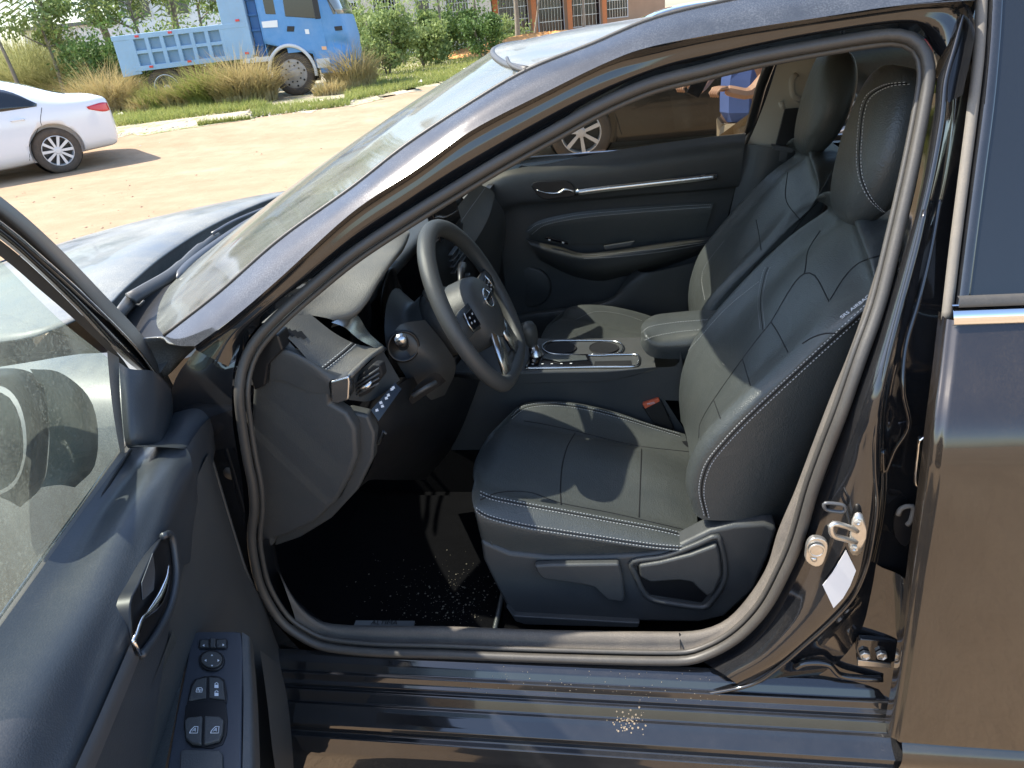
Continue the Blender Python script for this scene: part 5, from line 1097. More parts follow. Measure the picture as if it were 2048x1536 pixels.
def leaves(mb, c, r, n, size, flat=.8, up=.3):
    for _ in range(n):
        while True:
            d = V((random.uniform(-1, 1), random.uniform(-1, 1), random.uniform(-1, 1)))
            if .05 < d.length <= 1: break
        d = d*(.55+.45*random.random())/max(.6, d.length); p = c+V((d.x*r, d.y*r, d.z*r*flat))
        nrm = (V((random.gauss(0, .8), random.gauss(0, .8), random.gauss(up, .7)))).normalized(); u = nrm.orthogonal().normalized(); u.rotate(Matrix.Rotation(random.uniform(0, 6.3), 3, nrm)); v = nrm.cross(u); s = size*random.uniform(.5, 1.3)
        mb.add([p-u*s, p+v*s*.45+u*s*.1, p+u*s, p-v*s*.45+u*s*.1], [(0, 1, 2, 3)])
def bush(px, py, w_, h, n, leaf, m, label, name='shrub', cat='shrub', group=None, trunk=True):
    c = GD(px, py); root = thing(name, label, cat, c, 0, group)
    mb = MB(); k = 14
    for i in range(k):
        a = random.uniform(0, 6.3); r = w_*.34*random.random()**.5; hh = h*random.uniform(.25, .85)
        leaves(mb, c+V((cos(a)*r*1.25, sin(a)*r, hh)), w_*random.uniform(.10, .26), n//k, leaf, random.uniform(.6, 1.2))
    leaves(mb, c+V((0, 0, h*.3)), w_*.4, n//8, leaf, h/w_*.5)
    for i in range(int(n*.12)):
        a = random.uniform(0, 6.3); r = w_*.6*random.random(); p = c+V((cos(a)*r, sin(a)*r, h*random.uniform(.1, 1.25))); leaves(mb, p, .02, 1, leaf)
    mb.build('crown', m, root)
    mb = MB()
    for i in range(7):
        a = random.uniform(0, 6.3); r = w_*.25; mb.tube(rs([c+V((cos(a)*.05, sin(a)*.05, 0)), c+V((cos(a)*r*.5, sin(a)*r*.4, h*.45)), c+V((cos(a)*r, sin(a)*r*.7, h*.85))], 6), [.03*h*.5, .028*h*.5, .024*h*.5, .02*h*.5, .014*h*.5, .01*h*.5, .005], 6)
    mb.build('trunk', M['bark'], root, smooth=True); return root
def tree(px, py, h, cr_w, n, leaf, m, label, group='trees behind the truck', lean=(0, 0), tr=.07, crown_lo=.5):
    c = GD(px, py); root = thing('tree', label, 'tree', c, 0, group)
    top = c+V((lean[0], lean[1], h)); mb = MB()
    mb.tube(rs([c, c.lerp(top, .35)+V((.06, 0, 0)), c.lerp(top, .7), top], 10), [tr*(1-.08*i) for i in range(11)], 8)
    tips = []
    for i in range(9):
        t = crown_lo+.45*random.random(); a = random.uniform(0, 6.3); b = c.lerp(top, t); e = b+V((cos(a)*cr_w*.42, sin(a)*cr_w*.42, h*random.uniform(.05, .22))); tips.append(e)
        mb.tube(rs([b, b.lerp(e, .5)+V((0, 0, -.05)), e], 5), [tr*.4, tr*.36, tr*.3, tr*.22, tr*.15, tr*.08], 6)
    mb.build('trunk', M['bark'], root, smooth=True); mb = MB()
    for e in tips+[top]: leaves(mb, e, cr_w*random.uniform(.16, .3), n//10, leaf)
    mb.build('crown', m, root); return root
def palm(px, py, h, label, fr=13, L_=1.9, lean=(0, 0)):
    c = GD(px, py); root = thing('palm_tree', label, 'palm tree', c, 0, 'palm trees behind the truck bed'); top = c+V((lean[0], lean[1], h))
    mb = MB(); mb.tube(rs([c, c.lerp(top, .5)+V((.08, 0, 0)), top], 14), [.17-.006*i+.012*(i % 2) for i in range(15)], 10); mb.build('trunk', M['bark'], root, smooth=True)
    mb = MB()
    for i in range(fr):
        a = 2*pi*i/fr+random.uniform(-.2, .2); el = random.uniform(.1, 1.0); d = V((cos(a), sin(a), 0))
        pts = rs([top, top+d*L_*.4+V((0, 0, L_*.35*el)), top+d*L_*.8+V((0, 0, L_*(.3*el-.12))), top+d*L_*1.05+V((0, 0, L_*(.1*el-.5)))], 16)
        mb.tube(pts, [.02-.001*k for k in range(17)], 4)
        s = V((-d.y, d.x, 0))
        for k in range(2, 17):
            l = .55*sin(pi*(k/17)**.8)+.12; 
            for sg in (-1, 1):
                e = pts[k]+s*sg*l*.8+d*l*.5+V((0, 0, -l*.45)); w_ = (pts[k]-pts[k-1])*.22
                mb.add([pts[k]-w_, pts[k]+w_, e], [(0, 1, 2)])
    mb.build('fronds', M['palm'], root); return root
palm(240, 26, 3.6, 'leaning palm with a pale trunk behind the rear end of the truck bed', lean=(-.5, 0), L_=2.4)
palm(150, 24, 3.4, 'palm whose trunk rises from the tall grass above the white sedan boot', lean=(-.6, 0), L_=2.2)
palm(345, 27, 3.4, 'smaller palm behind the middle of the truck bed', L_=2.1, lean=(.4, .3))
GT = 'trees behind the truck'
tree(400, 24, 4.2, 2.4, 3000, .09, M['leaf'], 'thin branching tree behind the middle of the truck bed', lean=(.5, 0))
tree(470, 23, 3.9, 2.2, 2600, .09, M['leaf'], 'slender leafy tree just left of the truck tall bed wall')
tree(30, 22, 4.2, 2.4, 2200, .08, M['leafdark'], 'sparse dark tree at the far left edge of the picture', lean=(-.4, 0))
tree(110, 23, 3.6, 2.2, 2400, .08, M['leaf'], 'sparse tree between the two left palms')
tree(290, 25, 4.0, 2.6, 3000, .09, M['leaf'], 'light green tree between the leaning palm and the smaller palm')
GS = 'shrubs behind the truck'
bush(285, 22, 2.4, 2.0, 4000, .07, M['leafdark'], 'dark green shrub behind the rear half of the truck bed', group=GS)
bush(365, 22.5, 2.2, 2.1, 3600, .07, M['leaf'], 'bright green shrub showing above the middle of the truck bed side', group=GS)
bush(455, 22, 2.2, 2.0, 3600, .07, M['leaf'], 'light green shrub showing above the front end of the truck bed side', group=GS)
bush(200, 22, 2.4, 1.9, 3600, .07, M['leafdark'], 'dull green shrub left of the truck bed behind the tall grass', group=GS)
GR = 'shrubs right of the truck'
bush(765, 24, 2.2, 2.0, 6000, .07, M['leaf'], 'big light green shrub just right of the blue truck cab', group=GR)
bush(840, 27, 2.4, 1.9, 5000, .08, M['leaf'], 'rounded light green shrub above the heap of dry sticks', group=GR)
bush(900, 33, 3.2, 2.0, 4500, .09, M['leafdark'], 'wide dark shrub below the windows of the pale house', group=GR)
bush(960, 28, 1.6, 1.7, 3200, .07, M['leafdark'], 'dense dark green shrub at the edge of the lawn left of the orange earth', group=GR)
bush(730, 34, 3.6, 2.4, 4000, .10, M['leaf'], 'broad shrub close behind the blue truck cab', group=GR)
bush(1010, 38, 2.6, 1.3, 2500, .09, M['leaf'], 'low broad shrub in front of the brown house', group=GR)
GH = 'trees in front of the houses'
tree(800, 30, 4.6, 2.6, 4200, .10, M['leaf'], 'leafy tree in front of the pale house', GH, tr=.08)
tree(880, 31, 4.6, 2.6, 4200, .10, M['leaf'], 'bright leafy tree over the wide dark shrub', GH, tr=.08)
tree(950, 33, 5.0, 3.0, 4200, .11, M['leaf'], 'bright leafy tree between the pale house and the brown house', GH, tr=.10)
tree(1032, 36, 4.8, 1.6, 700, .10, M['leaf'], 'bare pale trunk with few leaves before the brown house door', GH, tr=.15, crown_lo=.8)
tree(1062, 37, 4.6, 2.0, 1200, .10, M['leaf'], 'thin crooked tree right of the bare pale trunk', GH, lean=(.9, 0), tr=.07)
tree(1165, 36, 4.6, 3.0, 3200, .11, M['leaf'], 'leafy tree at the right end of the brown house by the car roof', GH)
# orange earth patch
mo = plain('orange_earth', (.62, .30, .10), .95, var=.25, vs=3)
mb = MB(); c = GD(1090, 32); G_ = []
for i in range(12):
    r = i/11; G_.append([c+V((5.0*r*cos(2*pi*k/28)*(1+.1*sin(3*k)), 2.4*r*sin(2*pi*k/28), .55*(1-r*r)*(1+.25*sin(k*2.1+i))+.01)) for k in range(28)])
mb.grid(G_, cu=True); tag(mb.build('earth_mound', mo, None, smooth=True), 'low mound of orange earth in front of the brown house', 'earth mound')
# litter and sticks
def rag(px, py, s, col, label, name='litter_scrap', h=.12):
    c = G(px, py); mb = MB(); Gd = []
    for i in range(7): Gd.append([c+V((s*(i/6-.5)+random.gauss(0, s*.04), s*.6*(j/6-.5)+random.gauss(0, s*.04), .02+h*random.random()*(1-abs(i/3-1))*(1-abs(j/3-1)*.5))) for j in range(7)])
    mb.grid(Gd); o = mb.build(name, plain(name, col, .7), None, smooth=True, solid=.004); tag(o, label, 'litter', 'litter lying on the verge'); return o
rag(934, 92, .75, (.72, .74, .78), 'pale grey plastic sheet lying on the lawn beside the dark shrub', h=.3)
rag(930, 142, .38, (.8, .79, .76), 'small white scrap on the sunny lawn near the car roof')
rag(842, 168, .22, (.72, .70, .66), 'tiny pale scrap at the lower edge of the lawn')
rag(243, 233, .35, (.78, .76, .72), 'white scrap on the gravel just right of the white sedan boot')
rag(236, 216, .30, (.7, .68, .64), 'pale scrap in the grass at the foot of the dry clump')
rag(843, 72, .9, (.07, .10, .30), 'dark blue cloth heap among the shrubs', 'cloth_heap', .5)
mb = MB(); c = G(790, 122)
for _ in range(45):
    a = random.uniform(-.5, .5); L__ = random.uniform(.5, .9); p = c+V((random.uniform(-.3, .3), random.uniform(-.3, .3), .04+.25*random.random())); d = V((cos(a), sin(a)*.6, random.uniform(-.15, .15))); mb.tube([p-d*L__/2, p+d*L__/2], .012, 4)
tag(mb.build('stick_pile', plain('dry_sticks', (.24, .19, .15), .9, var=.3), None), 'heap of dry brown sticks at the foot of the light green shrub', 'stick pile')
# pebbles on the verge strip
mb = MB()
for _ in range(500):
    u = random.random(); px = 215+500*u; p = G(px, 290-.165*(px-215)+random.gauss(-7, 7)); r = random.uniform(.01, .045); mb.lathe([(r, -.3*r), (r*.9, r*.3), (r*.4, r*.6), (0, r*.65)], p, (random.gauss(0, .3), random.gauss(0, .3), 1), 6)
tag(mb.build('gravel', plain('verge_stones', (.42, .37, .30), .9, var=.3), None), 'loose stones scattered along the road edge before the truck', 'gravel', kind='stuff')

mb = MB()
for _ in range(420):
    p = Z(random.uniform(-100, 1000), random.uniform(235, 520), 0)
    if p.y > 14 or (p.x > -3.0 and p.y < 2.2): continue
    r = random.choice([.004, .005, .006, .008, .010, .018]); mb.lathe([(r, -.3*r), (r*.9, r*.3), (r*.4, r*.6), (0, r*.65)], p, (random.gauss(0, .3), random.gauss(0, .3), 1), 6)
tag(mb.build('pebbles', plain('road_pebbles', (.30, .22, .145), .9, var=.4, vs=2), None), 'small pebbles scattered over the sandy road', 'pebbles', kind='stuff')
# ============================================================ HOUSES
def house(name, label, pl, pr_, depth, h, wallc, windows, extra=None, dz=-.05, floors=()):
    """facade between two sight lines"""
    a, b = K(*pl, depth[0]), K(*pr_, depth[1]); z0 = min(terr(a.x, a.y), terr(b.x, b.y))+dz; a.z = b.z = z0
    u = (b-a).normalized(); n = V((0, 0, 1)).cross(u)*1; L__ = (b-a).length
    if n.dot(CAM-a) < 0: n = -n
    root = thing(name, label, 'house', (a+b)/2, 0)
    mb = MB(); mb.prism([a, b, b-n*6, a-n*6], (0, 0, h)); mb.build('wall', wallc, root)
    mb = MB(); mb.prism([a-u*.4+n*.4, b+u*.4+n*.4, b+u*.4-n*6.4, a-u*.4-n*6.4], (0, 0, .25)); r = mb.build('roof', M['grey'], root); 
    for v in r.data.vertices: v.co.z += h
    for (s, z, w_, hh, kind) in windows:
        p = a+u*s+n*.01+V((0, 0, z)); mb = MB()
        fr = .07
        mb.prism([p, p+u*w_, p+u*w_+V((0, 0, hh)), p+V((0, 0, hh))], n*.03); wn = mb.build('door' if kind == 'door' else 'window', M['wframe'] if kind != 'door' else M['brown'], root)
        mb = MB(); q = p+u*fr+V((0, 0, fr))+n*.034; mb.prism([q, q+u*(w_-2*fr), q+u*(w_-2*fr)+V((0, 0, hh-2*fr)), q+V((0, 0, hh-2*fr))], n*.01); mb.build('pane', M['dark_glass'], wn)
        if kind == 'bars':
            mb = MB()
            for k in range(1, 8): t = q+u*(w_-2*fr)*k/8+n*.06; mb.tube([t, t+V((0, 0, hh-2*fr))], .018, 4)
            for k in range(1, 3): t = q+V((0, 0, (hh-2*fr)*k/3))+n*.06; mb.tube([t, t+u*(w_-2*fr)], .018, 4)
            mb.build('window_bars', M['steel'], wn)
    return root, a, u, n
M['wframe'] = plain('window_frame', (.62, .62, .6), .5); M['brown'] = plain('brown_shutter', (.22, .13, .08), .6, var=.2)
wallA = plain('pale_render', (.62, .56, .46), .9, var=.12, vs=1.5); wallB = plain('brown_render', (.42, .27, .17), .9, var=.2, vs=1.2); PGL = None
wallC = plain('white_render', (.66, .68, .70), .9, var=.1, vs=.8)
house('pale_house', 'pale rendered house with barred windows behind the shrubs right of the truck', (640,75), (985,40), (42, 44), 7, wallA, [(1.0, 1.6, 1.4, 1.5, 'bars'), (3.2, 1.7, 1.5, 1.5, 'bars'), (5.6, 1.6, .9, 1.3, 'w'), (7.4, 1.6, 1.4, 1.4, 'bars'), (.9, 4.4, 1.4, 1.5, 'w'), (3.2, 4.4, 1.4, 1.5, 'w')])
root, a_, u_, n_ = house('brown_house', 'brown house with barred windows and orange posts at the top centre', (988,42), (1330,10), (46, 49), 6, wallB, [(.3, .6, 2.0, 2.2, 'bars'), (2.9, .2, 1.8, 2.4, 'bars'), (5.0, .5, 2.2, 2.0, 'bars'), (7.6, .8, 1.6, 1.6, 'bars')])
om = plain('orange_post_paint', (.62, .22, .08), .7)
for s in (.0, 2.5, 4.9, 7.3):
    mb = MB(); p = a_+u_*s+n_*.5; mb.box(p+V((0, 0, 1.6)), (.28, .28, 3.2)); mb.build('post', om, root)
mb = MB(); mb.prism([a_+n_*.05-u_*.3+V((0, 0, 3.1)), a_+n_*1.4-u_*.3+V((0, 0, 2.9)), a_+n_*1.4+u_*9+V((0, 0, 2.9)), a_+n_*.05+u_*9+V((0, 0, 3.1))], (0, 0, .12)); mb.build('porch_roof', wallA, root)
house('white_house', 'pale white and grey house showing through the trees behind the truck bed', (262,120), (560,90), (44, 44), 5.5, wallC, [(.5, 1.2, 1.2, 1.3, 'w'), (2.4, 1.3, 1.2, 1.3, 'w'), (4.2, 1.3, .9, 1.2, 'w'), (.6, 3.4, 1.4, 1.1, 'w'), (2.8, 3.4, 1.4, 1.1, 'w')])
house('grey_house', 'low grey house half hidden behind the palms at the left', (60,105), (240,88), (60, 60), 4.2, wallC, [(.6, 1.2, 1.3, 1.2, 'w'), (2.6, 1.2, 1.0, 1.2, 'w')])

# ============================================================ SEDANS
def sedan(name, label, p0, ang, paint, hubs=10, rear_only=False, group=None, wheelr=.33, steer=0):
    """local x = distance behind the rear axle is negative; origin at the rear wheel contact on the camera side"""
    h = V((cos(radians(ang)), sin(radians(ang)), 0)); side = V((0, 0, 1)).cross(h)
    if side.dot(CAM-p0) > 0: side = -side          # points away from the camera
    def T(x, y, z): return p0+h*x+side*y+V((0, 0, z))
    root = thing(name, label, 'car', p0, 0, group)
    st = [-.98, -.93, -.85, -.72, -.5, -.25, 0, .3, .6, 1.0, 1.5, 1.9, 2.3, 2.65, 2.9, 3.2, 3.4, 3.52]
    ztop = [.78, .98, 1.04, 1.075, 1.10, 1.17, 1.27, 1.37, 1.43, 1.46, 1.45, 1.37, 1.16, .98, .95, .88, .78, .6]
    belt = [.74, .93, .97, .99, .99, .98, .975, .97, .96, .95, .94, .93, .92, .90, .86, .80, .72, .56]
    wid = [.60, .72, .80, .86, .89, .90, .90, .90, .90, .90, .90, .90, .90, .89, .88, .83, .74, .6]
    ww = [.55, .62, .64, .64, .62, .60, .58, .58, .58, .58, .58, .60, .64, .70, .72, .68, .6, .5]
    zb = [.42, .32, .28, .27, .26, .24, .22, .20, .18, .17, .17, .17, .18, .2, .22, .22, .25, .35]
    secs = []
    for x, zt, b, w_, u, z0 in zip(st, ztop, belt, wid, ww, zb):
        half = [(0, z0), (w_*.8, z0), (w_*.96, z0+.06), (w_+.005, z0+.22 if z0+.22 < b else b*.7), (w_+.01, (z0+b)/2+.05), (w_+.002, b-.12 if b > .7 else b-.05), (w_*.975, b), (w_*.975*.5+u*.5+.02, b+(zt-b)*.62), (u, zt-.035 if zt-b > .08 else b+(zt-b)*.8), (u*.7, zt), (0, zt+.012)]
        half = [(a, c) for a, c in half]
        pts = rs([V((a, 0, c)) for a, c in half], 26)
        full = [V((x, -p.x, p.z)) for p in pts]+[V((x, p.x, p.z)) for p in pts[-2:0:-1]]
        secs.append(full)
    cols = [crn(list(c), 68) for c in zip(*secs)]
    mb = MB(); mb.grid([[T(p.x, p.y+.9, p.z) for p in c] for c in cols], cv=True)
    n = len(cols); m_ = 69
    mb.f.append(tuple(i*m_ for i in range(n))); mb.f.append(tuple(i*m_+m_-1 for i in range(n))); mb.mi += [0, 0]
    bd = mb.build('body', paint, root, smooth=True)
    # wheel arches
    cut = MB()
    for x in (0, 2.65):
        for y in (-.05, 1.85): cut.lathe([(0, -.26), (.385, -.26), (.385, .26), (0, .26)], T(x, y, .35), side, 40)
    co = cut.build('tmp', None)
    md = bd.modifiers.new('x', 'BOOLEAN'); md.object = co; md.operation = 'DIFFERENCE'; md.solver = 'EXACT'
    bpy.context.view_layer.update(); me = bpy.data.meshes.new_from_object(bd.evaluated_get(bpy.context.evaluated_depsgraph_get())); bd.modifiers.clear(); bd.data = me
    bpy.data.objects.remove(co)
    bvh = bvh_of([bd])
    def sidept(x, z, off=.004, sg=1):
        o_ = T(x, -3 if sg > 0 else 4.8, z); hh, nn, i, d = bvh.ray_cast(o_, side*sg); 
        if hh is None: return T(x, 0 if sg > 0 else 1.8, z)
        return hh-side*sg*off
    def win(nm, lo, up_, m, par, k=10, off=.004, sg=1):
        lo = rs([V((a, 0, b)) for a, b in lo], k); up_ = rs([V((a, 0, b)) for a, b in up_], k); mb = MB()
        mb.grid([[sidept(a.x+(b.x-a.x)*t/5, a.z+(b.z-a.z)*t/5, off, sg) for t in range(6)] for a, b in zip(lo, up_)]); return mb.build(nm, m, par, smooth=True, solid=.003)
    for sg in (1, -1):
        dr = win('window', [(.08, .995), (.5, .985), (1.02, .975)], [(.06, 1.03), (.42, 1.27), (1.02, 1.385)], M['dark_glass'], root, sg=sg)
        win('window', [(1.08, .975), (1.6, .965), (2.28, .955)], [(1.08, 1.388), (1.6, 1.36), (2.2, 1.02)], M['dark_glass'], root, sg=sg)
        # seams
        mb = MB()
        for c in ([(.02, .97), (.10, .80), (.12, .70), (.36, .42), (.42, .26)], [(1.05, .97), (1.05, .3), (1.0, .24)], [(2.25, .93), (2.3, .6), (2.22, .28)]):
            mb.tube([sidept(p.x, p.z, .0005, sg) for p in rs([V((a, 0, b)) for a, b in c], 16)], .004, 4)
        mb.build('door_seam', M['seamdark'], root)
        for x in (.30, 1.28):
            mb = MB(); mb.tube([sidept(x, .84, .004, sg), sidept(x+.02, .845, .03, sg), sidept(x+.16, .845, .03, sg), sidept(x+.18, .84, .004, sg)], .012, 8); mb.build('door_handle', paint, root, smooth=True)
        win('tail_light', [(-.93, .80), (-.80, .80), (-.60, .86)], [(-.92, .92), (-.80, .93), (-.58, .90)], M['red'], root, 8, .006, sg)
        win('headlight', [(3.0, .66), (3.3, .62)], [(2.9, .80), (3.3, .74)], M['wframe'], root, 8, .006, sg)
    mb = MB(); gg = []
    for i in range(9):
        r = []
        for j in range(9):
            t = i/8; s = (j/8-.5)*2; x = -.42+t*.90; o_ = T(x, .9+s*(.50), 3); hh, nn, ii, d = bvh.ray_cast(o_, V((0, 0, -1))); r.append((hh or T(x, .9, 1.2))+V((0, 0, .004)))
        gg.append(r)
    mb.grid(gg); mb.build('rear_window', M['dark_glass'], root, smooth=True)
    mb = MB(); gg = []
    for i in range(9):
        r = []
        for j in range(9):
            t = i/8; s = (j/8-.5)*2; x = 1.8+t*.80; o_ = T(x, .9+s*(.52), 3); hh, nn, ii, d = bvh.ray_cast(o_, V((0, 0, -1))); r.append((hh or T(x, .9, 1.2))+V((0, 0, .004)))
        gg.append(r)
    mb.grid(gg); mb.build('windshield', M['dark_glass'], root, smooth=True)
    for x in (0, 2.65):
        for y, s in ((.045, -1), (1.755, 1)):
            ax_ = side*s
            if x > 0 and steer: ax_ = Matrix.Rotation(radians(-steer), 3, 'Z') @ ax_
            car_wheel(root, T(x, y, wheelr)+(side*s*.05 if x > 0 and steer else V()), ax_, wheelr, hubs)
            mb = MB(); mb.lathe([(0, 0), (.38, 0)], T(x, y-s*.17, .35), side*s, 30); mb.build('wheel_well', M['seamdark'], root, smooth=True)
    return root
sedan('white_sedan', 'white sedan parked at the left edge with ten spoke alloy wheels', G(133, 346), 228, M['white_paint'], wheelr=.335)
brownp = plain('dusty_dark_paint', (.012, .011, .011), .12, coat=.6, dust=.06, dcol=(.35, .27, .19), upd=False)
pN = G(1165, 330); hN = radians(184)
sedan('dark_sedan', 'dark sedan seen through the passenger window, one front wheel showing', pN-V((cos(hN), sin(hN), 0))*2.65, 184, brownp, 7)

# ============================================================ DUMP TRUCK
blue = plain('blue_cab_paint', (.05, .27, .60), .4, coat=.2, dust=.35, var=.15, upd=False, dscale=3); bluel = plain('faded_blue_bed', (.26, .44, .62), .6, dust=.25, var=.15, vs=3, upd=False); blued = plain('deep_blue_panel', (.02, .12, .32), .5, dust=.1)
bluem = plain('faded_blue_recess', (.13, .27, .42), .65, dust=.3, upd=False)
tp = G(596, 191); ta = radians(10); th_ = V((cos(ta), sin(ta), 0)); tw = V((-sin(ta), cos(ta), 0))
truck = thing('dump_truck', 'blue dump truck with a faded tipping bed parked in the long grass', 'truck', tp)
def TT(s, t, z): return tp+th_*s+tw*t+V((0, 0, z))
def tpr(n, pts, t, d, m, par=truck, bevel=.01): mb = MB(); mb.prism([TT(s, t, z) for s, z in pts], tw*d); return mb.build(n, m, par, bevel=bevel)
# cab: lofted plan with rounded front corner
def cabrow(z, back, front, cr2=.35, wid_=2.2):
    return [TT(back, 0, z), TT(back+.3, -.01, z), TT((back+front)/2, -.02, z), TT(front-cr2, 0, z), TT(front-cr2*.3, .08, z), TT(front, cr2, z), TT(front+.04, wid_/2, z), TT(front, wid_-cr2, z), TT(front-cr2*.3, wid_-.08, z), TT(front-cr2, wid_, z), TT(back, wid_, z)]
cab = loft('cab', [cabrow(.62, .62, 1.52), cabrow(.95, .60, 1.56), cabrow(1.30, -.58, 1.56), cabrow(1.72, -.58, 1.50), cabrow(2.2, -.58, 1.36), cabrow(2.75, -.58, 1.16), cabrow(3.0, -.55, .9)], blue, truck, 40, 4, matched=False, linear=True, solid=.03)
loft('cab_roof', [cabrow(3.0, -.55, .9)[:6], [p for p in reversed(cabrow(3.05, -.55, .85)[5:])]], blue, truck, 12, 3, solid=.03)
mb = MB(); mb.prism([TT(-.58, .02, 1.0), TT(-.58, 2.18, 1.0), TT(-.58, 2.18, 3.0), TT(-.58, .02, 3.0)], th_*.02); mb.build('cab_rear_wall', blue, truck)
tpr('side_window', [(.10, 1.86), (.88, 1.74), (.80, 2.6), (.14, 2.6)], -.045, .02, M['dark_glass'])
tpr('rear_side_window', [(-.38, 1.96), (-.12, 1.92), (-.10, 2.6), (-.38, 2.6)], -.03, .02, M['dark_glass'])
def cabp(z, f): 
    r = cabrow(z, -.58, f); return rs(r[3:10], 18)
loft('windshield', [[p+th_*.012-tw*.008 for p in cabp(1.80, 1.485)[1:18]], [p+th_*.012-tw*.008 for p in cabp(2.2, 1.37)[1:18]], [p+th_*.012-tw*.008 for p in cabp(2.65, 1.205)[1:18]]], plain('pale_reflecting_glass', (.16, .19, .2), .05, coat=1), truck, 20, 3, solid=.004)
dr = tpr('cab_door', [(-.02, 1.02), (-.02, 1.80), (.98, 1.72), (1.0, .80), (.70, .80), (.62, 1.02)], -.035, .02, blue, bevel=.01)
tpr('handle', [(.06, 1.52), (.24, 1.50), (.28, 1.62), (.10, 1.64)], -.045, .01, M['plastic_dark'], dr, .004)
tpr('notice_patch', [(-.52, 1.66), (-.14, 1.64), (-.12, 1.80), (-.52, 1.80)], -.04, .005, M['paper'], truck, .002)
tpr('door_decal', [(.52, 1.42), (.62, 1.41), (.62, 1.52), (.52, 1.53)], -.042, .005, M['paper'], dr, .002)
tpr('turn_signal', [(.86, 1.02), (.98, 1.01), (.98, 1.09), (.86, 1.10)], -.045, .02, plain('amber_lens', (.8, .45, .25), .4), truck, .004)
tpr('grille_badge', [(1.20, 1.42), (1.46, 1.42), (1.46, 1.52), (1.20, 1.52)], -.005, .02, M['plastic_dark'], truck, .004)
arch = [TT(.60*cos(a), -.05, .52+.68*sin(a)) for a in [radians(-8+196*i/20) for i in range(21)]]
tube('wheel_arch_trim', arch, .045, M['wframe'], truck, 8, res=40)
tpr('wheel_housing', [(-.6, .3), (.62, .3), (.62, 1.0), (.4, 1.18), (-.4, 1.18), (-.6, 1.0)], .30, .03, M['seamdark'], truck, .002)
tpr('front_bumper', [(.72, .46), (1.55, .44), (1.57, .66), (.72, .66)], -.03, 2.2, blue, truck, .03)
tpr('step_panel', [(.66, .60), (1.0, .60), (1.0, .82), (.66, .82)], -.045, .05, M['wframe'], truck, .01)
tube('mirror_arm', [TT(.92, -.05, 2.5), TT(1.0, -.3, 2.3), TT(.98, -.32, 1.8)], .02, M['plastic_dark'], truck, 6)
tpr('wing_mirror', [(.90, 1.72), (1.04, 1.72), (1.04, 2.2), (.90, 2.2)], -.38, .08, M['plastic_dark'], truck, .02)
tube('wiper', [TT(1.1, -.02, 2.4), TT(1.36, -.02, 1.85)], .012, M['plastic_dark'], truck, 5)
car_wheel(truck, TT(0, .02, .53), -tw, .53, 0, tm=M['tyre'], rm=plain('truck_rim', (.34, .30, .27), .7, var=.2), wd=.3)
wl = [o for o in truck.children if o.name.startswith('wheel') and 'arch' not in o.name and 'hous' not in o.name][-1]
mb = MB(); mb.lathe([(0, .02), (.10, .02), (.13, -.0), (.27, -.02), (.34, .0), (.36, -.05)], TT(0, .02, .53), -tw, 28); mb.build('hub', plain('dusty_hub', (.42, .38, .34), .6, metal=.3), wl, smooth=True)
mb = MB()
for k in range(10):
    a = 2*pi*k/10; mb.lathe([(.018, -.01), (.018, .03), (0, .035)], TT(.2*cos(a), .01, .53+.2*sin(a)), -tw, 6)
for k in range(8):
    a = 2*pi*k/8+.2; mb.lathe([(.028, 0), (0, .003)], TT(.30*cos(a), .005, .53+.30*sin(a)), -tw, 8)
mb.build('wheel_nuts', M['seamdark'], wl)
# the bed, slightly nose-up, side with ribs
bz0, bz1 = 1.02, 1.80
def bq(s): return .0*s
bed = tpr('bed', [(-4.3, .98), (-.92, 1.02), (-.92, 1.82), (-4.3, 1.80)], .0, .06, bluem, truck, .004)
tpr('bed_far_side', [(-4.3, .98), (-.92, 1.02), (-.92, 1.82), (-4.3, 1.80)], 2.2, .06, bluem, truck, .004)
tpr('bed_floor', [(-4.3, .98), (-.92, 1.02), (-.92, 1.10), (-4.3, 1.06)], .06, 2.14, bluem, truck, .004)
tpr('bed_top_rail', [(-4.36, 1.70), (-.92, 1.72), (-.92, 1.84), (-4.36, 1.82)], -.07, .14, bluel, truck)
tpr('bed_bottom_rail', [(-4.0, .96), (-.92, 1.00), (-.92, 1.12), (-4.0, 1.08)], -.07, .12, bluel, truck)
tpr('bed_middle_rail', [(-3.9, 1.36), (-1.6, 1.38), (-1.6, 1.46), (-3.9, 1.44)], -.06, .08, bluel, truck)
for k in range(7): s = -3.92+k*.383; tpr('bed_rib', [(s, 1.06), (s+.10, 1.06), (s+.10, 1.72), (s, 1.72)], -.068, .10, bluel, truck, .008)
tpr('bed_rear_panel', [(-4.34, .86), (-3.84, .90), (-3.88, 1.72), (-4.34, 1.72)], -.06, .08, bluel, truck)
tpr('bed_front_panel', [(-1.60, 1.04), (-.86, 1.06), (-.86, 2.9), (-1.5, 2.9), (-1.52, 1.84), (-1.60, 1.80)], -.065, .08, bluel, truck)
tpr('bed_front_wall', [(-.95, 1.06), (-.86, 1.06), (-.86, 2.9), (-.95, 2.9)], 0, 2.2, bluel, truck)
hy = tpr('lift_panel', [(-.84, 1.0), (-.62, 1.0), (-.62, 2.95), (-.84, 2.95)], .1, 1.9, blued, truck)
for z in (1.25, 1.6, 1.95, 2.3, 2.65): tpr('lift_rib', [(-.85, z), (-.61, z), (-.61, z+.05), (-.85, z+.05)], .05, .06, blued, truck, .004)
for s, z in ((-3.75, 1.74), (-2.9, 1.75), (-3.6, 1.02), (-2.6, 1.05), (-1.1, 1.10), (-1.15, 1.86)): tpr('red_reflector', [(s, z), (s+.10, z), (s+.10, z+.05), (s, z+.05)], -.085, .02, M['red'], truck, .002)
rust = plain('rusty_chassis', (.12, .07, .05), .9, var=.35, vs=8)
